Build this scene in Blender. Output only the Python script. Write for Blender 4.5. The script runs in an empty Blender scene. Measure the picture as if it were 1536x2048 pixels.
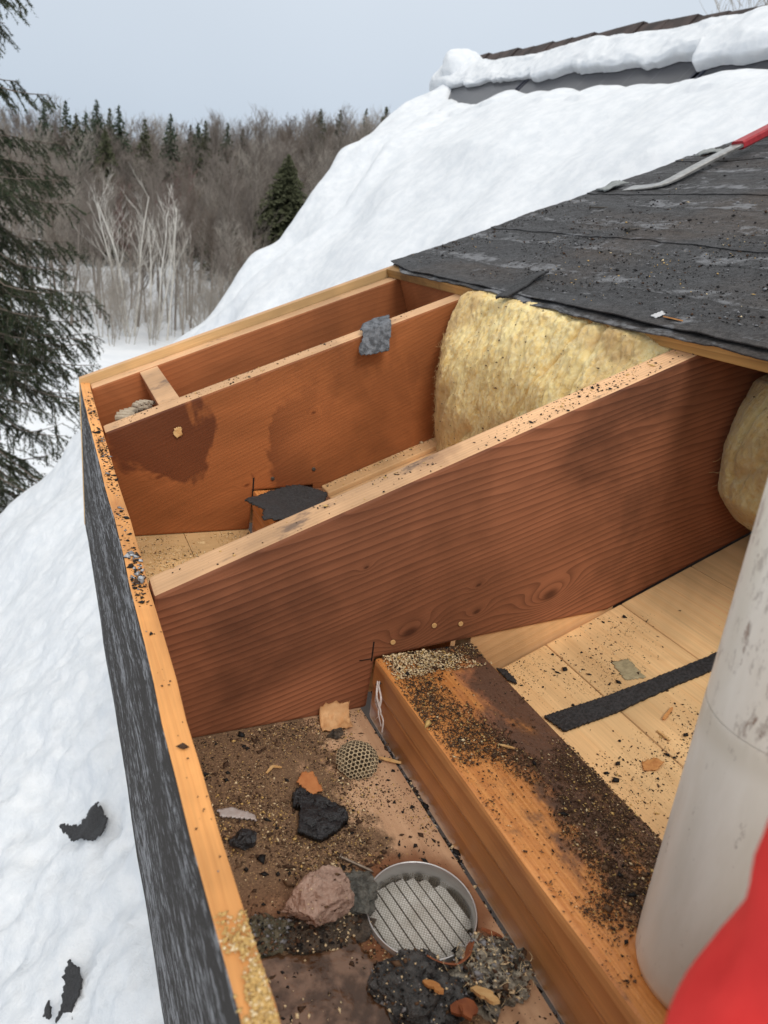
import bpy, bmesh, math, random
import numpy as np
from mathutils import Matrix, Vector

S = bpy.context.scene
COL = S.collection
rng = np.random.default_rng(7)

# ------------------------------------------------------------------ camera
cam_d = bpy.data.cameras.new('camera')
cam = bpy.data.objects.new('camera', cam_d)
COL.objects.link(cam)
M = Matrix(((0.9047144, 0.05073414, -0.42298688, -0.09548),
            (-0.40943763, 0.37785497, -0.83041342, -0.69834),
            (0.11769739, 0.92447372, 0.3626233, 0.38765),
            (0, 0, 0, 1)))
cam.matrix_world = M
cam_d.sensor_fit = 'HORIZONTAL'
cam_d.sensor_width = 36
cam_d.lens = 33.547
cam_d.clip_start = 0.02
cam_d.clip_end = 3000
cam_d.dof.use_dof = True
cam_d.dof.focus_distance = 1.0
cam_d.dof.aperture_fstop = 12.0
S.camera = cam

# ------------------------------------------------------------------ world: overcast daylight
SUN_EL, SUN_AZ = math.radians(50), math.radians(186)      # azimuth measured from +y towards +x
world = bpy.data.worlds.new('World')
S.world = world
world.use_nodes = True
wn = world.node_tree.nodes
wl = world.node_tree.links
wn.clear()
w_out = wn.new('ShaderNodeOutputWorld')
w_bg = wn.new('ShaderNodeBackground')
w_sky = wn.new('ShaderNodeTexSky')
w_sky.sky_type = 'NISHITA'
w_sky.sun_disc = False
w_sky.sun_elevation = SUN_EL
w_sky.sun_rotation = SUN_AZ
w_sky.dust_density = 4.0
w_hs = wn.new('ShaderNodeHueSaturation')
w_hs.inputs['Saturation'].default_value = 0.2
w_tc = wn.new('ShaderNodeTexCoord')
w_sep = wn.new('ShaderNodeSeparateXYZ')
w_map = wn.new('ShaderNodeMapRange')                        # overcast cloud deck: evenly brighter towards the zenith
w_map.inputs[1].default_value = 0.0
w_map.inputs[2].default_value = 1.0
w_map.inputs[3].default_value = 5.7
w_map.inputs[4].default_value = 10.4
w_nz = wn.new('ShaderNodeTexNoise')
w_nz.inputs['Scale'].default_value = 2.2
w_nz.inputs['Detail'].default_value = 4
w_nm = wn.new('ShaderNodeMapRange')
w_nm.inputs[3].default_value = 0.93
w_nm.inputs[4].default_value = 1.07
w_mul = wn.new('ShaderNodeMath')
w_mul.operation = 'MULTIPLY'
w_tint = wn.new('ShaderNodeMix')
w_tint.data_type = 'RGBA'
w_tint.blend_type = 'MULTIPLY'
w_tint.inputs[0].default_value = 1.0
w_ramp = wn.new('ShaderNodeMix')                           # bluish low down, neutral overhead
w_ramp.data_type = 'RGBA'
w_ramp.inputs[6].default_value = (0.90, 1.06, 1.26, 1)
w_ramp.inputs[7].default_value = (1.08, 1.04, 0.97, 1)
w_mix = wn.new('ShaderNodeMix')
w_mix.data_type = 'RGBA'
w_mix.inputs[0].default_value = 0.85
wl.new(w_tc.outputs['Generated'], w_sep.inputs[0])
wl.new(w_tc.outputs['Generated'], w_nz.inputs['Vector'])
wl.new(w_sep.outputs['Z'], w_map.inputs[0])
wl.new(w_nz.outputs['Fac'], w_nm.inputs[0])
wl.new(w_map.outputs[0], w_mul.inputs[0])
wl.new(w_nm.outputs[0], w_mul.inputs[1])
wl.new(w_mul.outputs[0], w_tint.inputs[6])
wl.new(w_sep.outputs['Z'], w_ramp.inputs[0])
wl.new(w_ramp.outputs[2], w_tint.inputs[7])
wl.new(w_sky.outputs[0], w_hs.inputs['Color'])
wl.new(w_hs.outputs[0], w_mix.inputs[6])
wl.new(w_tint.outputs[2], w_mix.inputs[7])
wl.new(w_mix.outputs[2], w_bg.inputs['Color'])
w_bg.inputs['Strength'].default_value = 0.1
wl.new(w_bg.outputs[0], w_out.inputs['Surface'])

sun_d = bpy.data.lights.new('sun', 'SUN')
sun_d.energy = 1.3
sun_d.angle = math.radians(20)
sun_d.color = (1.0, 0.96, 0.9)
sun = bpy.data.objects.new('sun', sun_d)
COL.objects.link(sun)
sd = Vector((math.sin(SUN_AZ) * math.cos(SUN_EL), math.cos(SUN_AZ) * math.cos(SUN_EL), math.sin(SUN_EL)))
sun.rotation_euler = sd.to_track_quat('Z', 'Y').to_euler()

S.view_settings.view_transform = 'Standard'
S.view_settings.look = 'None'
S.view_settings.exposure = 0.14
S.view_settings.gamma = 1.0
S.render.engine = 'CYCLES'
S.cycles.max_bounces = 6
S.cycles.diffuse_bounces = 4
S.cycles.glossy_bounces = 3
S.cycles.transmission_bounces = 4
S.cycles.transparent_max_bounces = 6
S.cycles.caustics_reflective = False
S.cycles.caustics_refractive = False

# ------------------------------------------------------------------ numpy noise
def _hash(ix, iy, iz, seed):
    h = (ix.astype(np.int64) * 374761393 + iy.astype(np.int64) * 668265263 + iz.astype(np.int64) * 2147483647 + seed * 974711) & 0xffffffff
    h = ((h ^ (h >> 13)) * 1274126177) & 0xffffffff
    h = (h ^ (h >> 16)) & 0xffffffff
    return h / 4294967295.0

def vnoise(x, y, z=None, seed=0):
    x = np.asarray(x, float); y = np.asarray(y, float)
    z = np.zeros_like(x) if z is None else np.asarray(z, float)
    x, y, z = np.broadcast_arrays(x, y, z)
    ix, iy, iz = np.floor(x), np.floor(y), np.floor(z)
    fx, fy, fz = x - ix, y - iy, z - iz
    fx, fy, fz = [f * f * (3 - 2 * f) for f in (fx, fy, fz)]
    def c(a, b, d): return _hash(ix + a, iy + b, iz + d, seed)
    r = 0
    for a in (0, 1):
        for b in (0, 1):
            for d in (0, 1):
                wgt = (fx if a else 1 - fx) * (fy if b else 1 - fy) * (fz if d else 1 - fz)
                r = r + wgt * c(a, b, d)
    return r * 2 - 1

def fbm(x, y, z=None, seed=0, oct=4, gain=.5):
    r, a, f = 0, 1., 1.
    zz = 0 if z is None else z
    for o in range(oct):
        r = r + a * vnoise(np.asarray(x) * f, np.asarray(y) * f, np.asarray(zz) * f if z is not None else None, seed + o * 17)
        a *= gain; f *= 2.03
    return r

def sstep(a, b, x):
    t = np.clip((x - a) / (b - a), 0, 1)
    return t * t * (3 - 2 * t)

# ------------------------------------------------------------------ node expressions
class V:
    def __init__(s, nt, sock): s.nt, s.k = nt, sock
    def _m(s, op, *o):
        n = s.nt.nodes.new('ShaderNodeMath'); n.operation = op
        for i, q in enumerate((s,) + o):
            if isinstance(q, V): s.nt.links.new(q.k, n.inputs[i])
            else: n.inputs[i].default_value = q
        return V(s.nt, n.outputs[0])
    def __add__(s, o): return s._m('ADD', o)
    __radd__ = __add__
    def __mul__(s, o): return s._m('MULTIPLY', o)
    __rmul__ = __mul__
    def __sub__(s, o): return s._m('SUBTRACT', o)
    def __rsub__(s, o): return (s * -1) + o
    def pow(s, o): return s._m('POWER', o)
    def sin(s): return s._m('SINE')
    def exp(s): return s._m('EXPONENT')
    def abs(s): return s._m('ABSOLUTE')
    def max(s, o): return s._m('MAXIMUM', o)
    def min(s, o): return s._m('MINIMUM', o)
    def step(s, a, b, lo=0., hi=1.):
        n = s.nt.nodes.new('ShaderNodeMapRange'); n.interpolation_type = 'SMOOTHSTEP'
        s.nt.links.new(s.k, n.inputs[0])
        for i, q in zip((1, 2, 3, 4), (a, b, lo, hi)): n.inputs[i].default_value = q
        return V(s.nt, n.outputs[0])

class Mat:
    def __init__(s, name):
        s.m = bpy.data.materials.new(name); s.m.use_nodes = True
        s.nt = s.m.node_tree; s.b = s.nt.nodes['Principled BSDF']
        s.tc = s.nt.nodes.new('ShaderNodeTexCoord')
        sp = s.nt.nodes.new('ShaderNodeSeparateXYZ'); s.nt.links.new(s.tc.outputs['Object'], sp.inputs[0])
        s.x, s.y, s.z = [V(s.nt, sp.outputs[i]) for i in range(3)]
        s.P = V(s.nt, s.tc.outputs['Object'])
    def vec(s, x, y, z):
        n = s.nt.nodes.new('ShaderNodeCombineXYZ')
        for i, q in enumerate((x, y, z)):
            if isinstance(q, V): s.nt.links.new(q.k, n.inputs[i])
            else: n.inputs[i].default_value = q
        return V(s.nt, n.outputs[0])
    def noise(s, vec=None, scale=1., detail=3., rough=.55, dist=0.):
        n = s.nt.nodes.new('ShaderNodeTexNoise')
        s.nt.links.new((vec or s.P).k, n.inputs['Vector'])
        n.inputs['Scale'].default_value = scale; n.inputs['Detail'].default_value = detail
        n.inputs['Roughness'].default_value = rough; n.inputs['Distortion'].default_value = dist
        return V(s.nt, n.outputs['Fac'])
    def voro(s, vec=None, scale=1., feat='F1', out='Distance'):
        n = s.nt.nodes.new('ShaderNodeTexVoronoi'); n.feature = feat
        s.nt.links.new((vec or s.P).k, n.inputs['Vector']); n.inputs['Scale'].default_value = scale
        return V(s.nt, n.outputs[out])
    def rnd(s):
        n = s.nt.nodes.new('ShaderNodeObjectInfo'); return V(s.nt, n.outputs['Random'])
    def mix(s, f, a, b, mode='MIX'):
        n = s.nt.nodes.new('ShaderNodeMix'); n.data_type = 'RGBA'; n.blend_type = mode
        for i, q in ((0, f), (6, a), (7, b)):
            if isinstance(q, V): s.nt.links.new(q.k, n.inputs[i])
            elif i == 0: n.inputs[0].default_value = q
            else: n.inputs[i].default_value = (*q, 1) if len(q) == 3 else q
        return V(s.nt, n.outputs[2])
    def scale_col(s, c, f):
        n = s.nt.nodes.new('ShaderNodeVectorMath'); n.operation = 'SCALE'
        s.nt.links.new(c.k, n.inputs[0])
        if isinstance(f, V): s.nt.links.new(f.k, n.inputs['Scale'])
        else: n.inputs['Scale'].default_value = f
        return V(s.nt, n.outputs[0])
    def set(s, k, v):
        i = s.b.inputs[k]
        if isinstance(v, V): s.nt.links.new(v.k, i)
        elif isinstance(v, (tuple, list)): i.default_value = (*v, 1) if len(v) == 3 else v
        else: i.default_value = v
        return s
    def bump(s, h, strength=.5, dist=.001):
        n = s.nt.nodes.new('ShaderNodeBump')
        n.inputs['Strength'].default_value = strength; n.inputs['Distance'].default_value = dist
        s.nt.links.new(h.k, n.inputs['Height']); s.nt.links.new(n.outputs[0], s.b.inputs['Normal'])
        return s

PITCH = math.radians(22.304)
CP, SP, TP = math.cos(PITCH), math.sin(PITCH), math.tan(PITCH)

def simple(name, c0, c1=None, scale=40, rough=.8, bump=0, bdist=.001, bscale=None, spec=.3, **kw):
    m = Mat(name)
    if c1 is None: m.set('Base Color', c0)
    else:
        f = m.noise(scale=scale, detail=5, rough=.65).step(.3, .7)
        m.set('Base Color', m.mix(f, c0, c1))
    m.set('Roughness', rough); m.set('Specular IOR Level', spec)
    if bump: m.bump(m.noise(scale=bscale or scale * 2, detail=6, rough=.7), bump, bdist)
    for k, v in kw.items(): m.set(k.replace('_', ' '), v)
    return m.m

def wood(name, cl, cd, axis='rafter', ring=110., contrast=.7, knots=(), stains=None, rough=.6, tilt=0., warp=.8, stain_col=(.05, .02, .012),
         fibre=.45, bump=.35, sharp=1.6, spec=.3, dust=None, rand=0., lean=.35, spots=None, stain_fade=None, stain_t=1.9, stain_o=0.):
    m = Mat(name)
    if axis == 'rafter': s, t, w = m.x * CP + m.z * SP, m.z * CP - m.x * SP, m.y
    elif axis == 'y': s, t, w = m.y, m.x, m.z
    else: s, t, w = m.x, m.y, m.z
    if rand:
        r = m.rnd(); s = s + r * 7.3; t = t + r * 3.1
    ph = (t + w * lean + s * tilt) * ring
    ph = ph + (m.noise(m.vec(s * .5, t * 26, w * 10), 1, 2, .5) - .5) * (ring * .022)
    ph = ph + (m.noise(m.vec(s * 1.3, t * 5, w * 5), 1, 2, .45) - .5) * (warp * ring * .05)
    ph = ph + (m.noise(m.vec(s * 3, t * 16, w * 16), 1, 2, .5) - .5) * .30
    kd = None
    for (s0, t0, r) in knots:
        a = (s - s0) * (1 / (2.0 * r)); b = (t - t0) * (1 / r)
        q = a * a + b * b
        ph = ph + (q * -.8).exp() * (r * ring * 2.2)
        core = (q * -5.0).exp()
        kd = core if kd is None else kd.max(core)
    fr = ph._m('FRACT')
    band = fr.pow(sharp * 1.6) * fr.step(.90, 1.0, 1., 0.)
    fib = m.noise(m.vec(s * 9, t * 420, w * 420), 1, 3, .6)
    vary = m.noise(m.vec(s * 2.2, t * 9, w * 9), 1, 3, .6)
    f = band * (vary.step(.25, .75, .45, 1.) * contrast)
    col = m.mix(f, cl, cd)
    col = m.scale_col(col, fib * fibre + (1.0 - fibre * .5))
    col = m.scale_col(col, vary.step(.2, .8, .74, 1.2))
    col = m.scale_col(col, m.noise(m.vec(s * 3.2, t * 2.2, w * 2), 1, 4, .6, .8).step(.3, .7, .72, 1.14))
    if kd is not None:
        col = m.mix(kd.step(.2, 1., 0., .75), col, (cd[0] * .5, cd[1] * .4, cd[2] * .4))
    if stains:
        sc, lo, hi, amt = stains
        st = m.noise(m.vec(s * sc + stain_o, t * sc * stain_t, w * sc), 1, 5, .6, .35)
        sf = st.step(lo, hi, 0., amt)
        if stain_fade: sf = sf * s.step(stain_fade[0], stain_fade[1], 1., .2)
        col = m.mix(sf, col, stain_col)
    if spots:
        sc, lo, hi, c, amt = spots
        sn = m.noise(m.vec(s * sc * .6, t * sc, w * sc), 1, 5, .7)
        col = m.mix(sn.step(lo, hi, 0., amt), col, c)
    m.set('Base Color', col)
    m.set('Roughness', (fib * .2) + (rough - .1)); m.set('Specular IOR Level', spec)
    m.bump(band * .6 + fib * .8, bump, .0012)
    return m.m

# ------------------------------------------------------------------ object helpers
def tag(o, label=None, cat=None, group=None, kind=None):
    if label: o['label'] = label
    if cat: o['category'] = cat
    if group: o['group'] = group
    if kind: o['kind'] = kind
    return o

def empty(name, loc, label, cat, group=None):
    o = bpy.data.objects.new(name, None); COL.objects.link(o)
    o.location = loc; o.empty_display_size = .1
    return tag(o, label, cat, group)

def link(name, me, parent=None):
    o = bpy.data.objects.new(name, me); COL.objects.link(o)
    if parent is not None:
        o.parent = parent
    return o

def mesh(name, v, f, mats, smooth=False, midx=None):
    me = bpy.data.meshes.new(name)
    v = np.asarray(v, np.float32)
    if isinstance(f, np.ndarray):
        k = f.shape[1]
        me.vertices.add(len(v)); me.vertices.foreach_set('co', v.ravel())
        me.loops.add(f.size); me.loops.foreach_set('vertex_index', f.ravel().astype(np.int32))
        me.polygons.add(len(f))
        me.polygons.foreach_set('loop_start', np.arange(0, f.size, k, dtype=np.int32))
        me.update(calc_edges=True)
    else:
        me.from_pydata([tuple(map(float, q)) for q in v], [], [tuple(map(int, q)) for q in f])
    for m in (mats if isinstance(mats, (list, tuple)) else [mats]): me.materials.append(m)
    if midx is not None: me.polygons.foreach_set('material_index', np.asarray(midx, np.int32))
    if smooth: me.polygons.foreach_set('use_smooth', np.ones(len(me.polygons), bool))
    me.validate()
    return me

def prism(name, poly, y0, y1, mats, parent=None, bevel=.0025, midx=None, cuts=0, wob=0.):
    """polygon in (x, z) extruded from y0 to y1; midx(normal, centre) picks the slot"""
    bm = bmesh.new()
    a = [bm.verts.new((x, y0, z)) for x, z in poly]
    b = [bm.verts.new((x, y1, z)) for x, z in poly]
    n = len(poly)
    bm.faces.new(a); bm.faces.new(b[::-1])
    for i in range(n):
        j = (i + 1) % n
        bm.faces.new((a[j], a[i], b[i], b[j]))
    bmesh.ops.recalc_face_normals(bm, faces=bm.faces)
    return finish(name, bm, mats, parent, bevel, midx, cuts, wob)

def finish(name, bm, mats, parent, bevel, midx=None, cuts=0, wob=0.):
    if cuts:
        es = sorted(bm.edges, key=lambda e: -e.calc_length())
        L = es[0].calc_length()
        bmesh.ops.subdivide_edges(bm, edges=[e for e in bm.edges if e.calc_length() > L * .6], cuts=cuts, use_grid_fill=True)
        if wob:
            co = np.array([v.co for v in bm.verts])
            for k in range(3):
                d = fbm(co[:, 0] * 9, co[:, 1] * 9, co[:, 2] * 9, 31 + k, 3) * wob
                for v, q in zip(bm.verts, d): v.co[k] += float(q)
    if bevel:
        sharp = [e for e in bm.edges if len(e.link_faces) == 2 and e.calc_face_angle(0) > .5]
        bmesh.ops.bevel(bm, geom=sharp, offset=bevel, segments=2, affect='EDGES', profile=.6)
    bm.normal_update()
    me = bpy.data.meshes.new(name)
    if midx:
        for f in bm.faces: f.material_index = midx(f.normal, f.calc_center_median())
    bm.to_mesh(me); bm.free()
    for m in (mats if isinstance(mats, (list, tuple)) else [mats]): me.materials.append(m)
    return link(name, me, parent)

def box(name, lo, hi, mats, parent=None, bevel=.002, midx=None, cuts=0, wob=0.):
    return prism(name, [(lo[0], lo[2]), (hi[0], lo[2]), (hi[0], hi[2]), (lo[0], hi[2])], lo[1], hi[1], mats, parent, bevel, midx, cuts, wob)

def grid_faces(n, m):
    i = np.arange(n - 1)[:, None] * m + np.arange(m - 1)[None, :]
    return np.stack([i, i + m, i + m + 1, i + 1], -1).reshape(-1, 4)

def tubes(P0, P1, R0, R1, k=4):
    P0, P1 = np.asarray(P0, float), np.asarray(P1, float)
    R0, R1 = np.asarray(R0, float), np.asarray(R1, float)
    d = P1 - P0; d /= np.linalg.norm(d, axis=1, keepdims=True) + 1e-9
    ref = np.where(np.abs(d[:, 2:3]) > .9, np.array([[1., 0, 0]]), np.array([[0, 0, 1.]]))
    u = np.cross(d, ref); u /= np.linalg.norm(u, axis=1, keepdims=True) + 1e-9
    w = np.cross(d, u)
    an = np.arange(k) * 2 * np.pi / k
    ring = u[:, None] * np.cos(an)[None, :, None] + w[:, None] * np.sin(an)[None, :, None]
    v = np.concatenate([P0[:, None] + ring * R0[:, None, None], P1[:, None] + ring * R1[:, None, None]], 1)
    n = len(P0); base = np.arange(n)[:, None] * 2 * k
    i = np.arange(k); j = (i + 1) % k
    f = np.stack([i, j, j + k, i + k], -1)[None] + base[:, :, None]
    return v.reshape(-1, 3), f.reshape(-1, 4)

def shell(inside, res, box2, place, thick, jitter=.25, seed=3):
    """torn sheet: cells of a 2-D grid kept where inside(u, v); place(u, v) -> points; thick along the normal"""
    r = np.random.default_rng(seed)
    u0, u1, v0, v1 = box2
    nu, nv = int((u1 - u0) / res) + 2, int((v1 - v0) / res) + 2
    U, Vv = np.meshgrid(u0 + np.arange(nu) * res, v0 + np.arange(nv) * res, indexing='ij')
    U = U + r.uniform(-jitter, jitter, U.shape) * res; Vv = Vv + r.uniform(-jitter, jitter, U.shape) * res
    f = grid_faces(nu, nv)
    cu, cv = U.ravel()[f].mean(1), Vv.ravel()[f].mean(1)
    f = f[inside(cu, cv)]
    pts = place(U.ravel(), Vv.ravel())
    e = res * .5
    n = np.cross(place(U.ravel() + e, Vv.ravel()) - place(U.ravel() - e, Vv.ravel()), place(U.ravel(), Vv.ravel() + e) - place(U.ravel(), Vv.ravel() - e))
    n /= np.linalg.norm(n, axis=1, keepdims=True) + 1e-12
    sgn = np.sign(n[:, 2].mean()) or 1
    n = n * sgn
    if sgn < 0: f = f[:, ::-1]
    N = len(pts)
    V3 = np.concatenate([pts + n * thick, pts])
    es = {}
    for q in f:
        for a, b in zip(q, np.roll(q, -1)): es[(a, b)] = 1
    side = [(a, b) for (a, b) in es if (b, a) not in es]
    F = [tuple(q) for q in f] + [tuple(q[::-1] + N) for q in f] + [(b, a, a + N, b + N) for a, b in side]
    F = np.array(F)
    used = np.unique(F); mp = np.zeros(2 * N, int); mp[used] = np.arange(len(used))
    return V3[used], mp[F]

def inpoly(poly):
    P = np.array(poly)
    def fn(u, v):
        ins = np.zeros(np.shape(u), bool)
        for i in range(len(P)):
            (x0, y0), (x1, y1) = P[i], P[(i + 1) % len(P)]
            c = ((y0 > v) != (y1 > v)) & (u < (x1 - x0) * (v - y0) / (y1 - y0 + 1e-12) + x0)
            ins ^= c
        return ins
    return fn

def crumbs(C, size, seed, flat=.7, normal=None):
    """irregular eight-sided bits"""
    r = np.random.default_rng(seed)
    n = len(C)
    b = np.array([(1, 0, 0), (-1, 0, 0), (0, 1, 0), (0, -1, 0), (0, 0, 1), (0, 0, -1)], float)
    v = b[None] * r.uniform(.45, 1.25, (n, 6, 1)) + r.uniform(-.25, .25, (n, 6, 3))
    sc = np.stack([r.uniform(.6, 1.5, n), r.uniform(.5, 1.0, n), r.uniform(.4, 1., n) * flat], 1)
    v = v * sc[:, None] * np.asarray(size)[:, None, None]
    a = r.uniform(0, 6.283, n); c, s = np.cos(a), np.sin(a)
    x = v[..., 0] * c[:, None] - v[..., 1] * s[:, None]; y = v[..., 0] * s[:, None] + v[..., 1] * c[:, None]
    v = np.stack([x, y, v[..., 2]], -1) + np.asarray(C)[:, None]
    f = np.array([(0, 2, 4), (2, 1, 4), (1, 3, 4), (3, 0, 4), (2, 0, 5), (1, 2, 5), (3, 1, 5), (0, 3, 5)])
    F = f[None] + np.arange(n)[:, None, None] * 6
    return v.reshape(-1, 3), F.reshape(-1, 3)

def scatter(name, n, region, dens, zfun, sizes, mats, wts, label, seed, lift=.3, parent=None, cat='debris'):
    r = np.random.default_rng(seed)
    x0, x1, y0, y1 = region
    X, Y = r.uniform(x0, x1, n * 3), r.uniform(y0, y1, n * 3)
    k = r.uniform(0, 1, n * 3) < dens(X, Y)
    X, Y = X[k][:n], Y[k][:n]
    s = np.exp(r.normal(np.log(sizes[0]), sizes[1], len(X))); s = np.clip(s, sizes[0] * .4, sizes[0] * 4.5)
    C = np.stack([X, Y, zfun(X, Y) + s * lift], 1)
    v, f = crumbs(C, s, seed + 1)
    mi = np.repeat(r.choice(len(mats), len(X), p=wts), 8)
    o = link(name, mesh(name, v, f, mats, midx=mi), parent)
    return tag(o, label, cat, kind='stuff')

def ico(name, c, r, mats, seed, scale=(1, 1, 1), rough=.35, freq=1.6, sub=4, parent=None, flatz=None, smooth=False, oct=5, rotz=0., facets=0):
    bm = bmesh.new()
    bmesh.ops.create_icosphere(bm, subdivisions=sub, radius=1)
    co = np.array([v.co for v in bm.verts])
    d = 1 + rough * fbm(co[:, 0] * freq + seed, co[:, 1] * freq, co[:, 2] * freq, seed, oct, .55)
    if facets:
        rr = np.random.default_rng(seed); nn = rr.normal(0, 1, (facets, 3)); nn /= np.linalg.norm(nn, axis=1)[:, None]
        Q = co.copy()
        for n_, dd in zip(nn, rr.uniform(.55, .85, facets)):
            ov = np.maximum(Q @ n_ - dd, 0); Q = Q - ov[:, None] * n_ * .95
        P = Q * (1 + rough * fbm(co[:, 0] * freq * 3 + seed, co[:, 1] * freq * 3, co[:, 2] * freq * 3, seed, oct, .6))[:, None] * np.array(scale) * r
    else:
        P = co * d[:, None] * np.array(scale) * r
    cz, sz = math.cos(rotz), math.sin(rotz)
    P = np.stack([P[:, 0] * cz - P[:, 1] * sz, P[:, 0] * sz + P[:, 1] * cz, P[:, 2]], 1)
    if flatz is not None: P[:, 2] = np.maximum(P[:, 2], flatz)
    for v, q in zip(bm.verts, P): v.co = q
    me = bpy.data.meshes.new(name); bm.to_mesh(me); bm.free()
    for m in (mats if isinstance(mats, (list, tuple)) else [mats]): me.materials.append(m)
    if smooth: me.polygons.foreach_set('use_smooth', np.ones(len(me.polygons), bool))
    o = link(name, me, parent); o.location = c
    return o
# ------------------------------------------------------------------ snow, ground, hills
def snow_mat(name, grain=90., amt=.5, lump=14., crusty=False):
    m = Mat(name)
    a = m.noise(scale=grain, detail=6, rough=.65)
    b = m.noise(scale=lump, detail=4, rough=.55)
    m.set('Base Color', m.mix(b.step(.3, .7), (.68, .71, .745), (.77, .79, .815)))
    m.set('Roughness', .75); m.set('Specular IOR Level', .25)
    lumps = m.noise(scale=26, detail=5, rough=.7)
    crust = m.z.step(-.9, -.1, 1., .08) if crusty else 0.
    hgt = a * .35 + b * 1.2 + (lumps * crust * 3.8 if crusty else 0.)
    m.bump(hgt, amt, .02)
    return m.m
M_SNOW = snow_mat('snow_smooth', 60, .30, crusty=True)
M_SNOW_G = snow_mat('snow_ground', 3, .3, .6)

def ground_z(x, y):
    r = np.hypot(x, y); az = np.degrees(np.arctan2(x, y))
    s = np.interp(az, [-30, 0, 6, 12, 18, 26, 50], [.035, .048, .062, .088, .128, .160, .16])
    rise = np.clip(r - 62, 0, 105) * s
    rise = rise + np.clip(r - 167, 0, 400) * .02
    return -8.6 + rise * sstep(60, 76, r) + fbm(x * .05, y * .05, seed=5, oct=3) * .5 * sstep(20, 60, r)

rad = np.concatenate([np.linspace(0, 200, 90), np.geomspace(215, 2500, 22)])
ang = np.radians(np.linspace(0, 360, 181))
RR, AA = np.meshgrid(rad, ang, indexing='ij')
GX, GY = RR * np.sin(AA), RR * np.cos(AA)
gz = ground_z(GX, GY)
azd = (np.degrees(AA) + 180) % 360 - 180
back = sstep(60, 120, np.abs(azd))                       # behind the house the land stays level
gz = gz * (1 - back) + -8.6 * back
me = mesh('ground', np.stack([GX, GY, gz], -1).reshape(-1, 3), grid_faces(len(rad), len(ang)), M_SNOW_G, smooth=True)
tag(link('ground', me), 'snow covered valley floor and hillside', kind='structure')

# ------------------------------------------------------------------ the main steep roof behind the open eave
RS, RC = 1.07, -2.05
RN = np.array([-RS, 0, 1]) / math.hypot(RS, 1)
def rp(a, y, h=0.):
    a, y, h = np.broadcast_arrays(np.asarray(a, float), np.asarray(y, float), np.asarray(h, float))
    return np.stack([a, y, RS * a + RC], -1) + h[..., None] * RN
def ridge_a(y): return np.interp(y, [2.6, 3.7, 4.0, 5.05, 6.2], [3.50, 3.62, 3.64, 3.69, 3.77])

M_SHING = Mat('brown_shingle')
_c = M_SHING.noise(scale=9, detail=4)
M_SHING.set('Base Color', M_SHING.mix(_c.step(.35, .65), (.035, .026, .024), (.075, .052, .046)))
M_SHING.set('Roughness', .9); M_SHING.bump(M_SHING.noise(scale=160, detail=3), .4, .004)
M_SHING = M_SHING.m
M_RAKE = simple('brown_trim', (.06, .04, .032), (.10, .07, .055), 12, .7)

house = empty('house_roof', (0, 0, 0), 'steep brown shingled house roof under deep snow behind the open eave', 'roof')
ys = np.linspace(-1.5, 6.12, 40)
aa = np.linspace(0, 1, 18)
YY, TT = np.meshgrid(ys, aa, indexing='ij')
RA = ridge_a(YY)
A_ = -3.2 + (RA + 3.2) * TT
top = rp(A_, YY, 0.0)
far = np.stack([2 * RA - A_, YY, RS * A_ + RC], -1)
me = mesh('roof_slope', top.reshape(-1, 3), grid_faces(40, 18)[:, ::-1], M_SHING)
link('roof_slope', me, house)
me = mesh('roof_slope', far.reshape(-1, 3), grid_faces(40, 18), M_SHING)
link('roof_slope', me, house)
# ridge shingles, one cap after another, and the rake trim
k = 0
yv = -1.4
cap_me = None
while yv < 6.1:
    y0, y1 = yv, min(yv + .30, 6.14)
    lift = .012 + .006 * (k % 2) + rng.uniform(0, .006)
    P = []
    for y in (y0, y1):
        r = float(ridge_a(y)); zt = RS * r + RC
        tl = lift + (.012 if y == y0 else 0)
        P += [(r - .14, y, zt - .14 * RS + tl + .02), (r - .02, y, zt + tl + .005), (r + .02, y, zt + tl + .005), (r + .14, y, zt - .14 * RS + tl + .02)]
        P += [(p[0], p[1], p[2] - .012) for p in P[-4:]]
    F = [(0, 1, 9, 8), (1, 2, 10, 9), (2, 3, 11, 10), (0, 4, 5, 1), (1, 5, 6, 2), (2, 6, 7, 3), (8, 9, 13, 12), (9, 10, 14, 13), (10, 11, 15, 14), (4, 12, 13, 5), (5, 13, 14, 6), (6, 14, 15, 7), (0, 8, 12, 4), (3, 7, 15, 11)]
    link('ridge_shingle', mesh('ridge_shingle', P, F, M_SHING), house)
    yv += .27; k += 1
for h0, y0, y1 in ((-.16, 6.12, 6.15),):
    P = [tuple(rp(-3.2, y0, .01)), tuple(rp(3.77, y0, .01)), tuple(rp(3.77, y0, h0)), tuple(rp(-3.2, y0, h0))]
    P += [(p[0], y1, p[2]) for p in P]
    F = [(0, 1, 2, 3), (7, 6, 5, 4), (0, 4, 5, 1), (1, 5, 6, 2), (2, 6, 7, 3), (3, 7, 4, 0)]
    link('rake_trim', mesh('rake_trim', P, F, M_RAKE), house)
# gable wall below the rake, far side
P = [(-2.6, 6.0, -8.6), (-2.6, 6.0, RS * -2.6 + RC - .1), (3.7, 6.0, RS * 3.7 + RC - .1), (9.9, 6.0, RS * -2.5 + RC - .1), (9.9, 6.0, -8.6)]
link('gable_wall', mesh('gable_wall', P, [(0, 1, 2, 3, 4)], M_RAKE), house)

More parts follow.
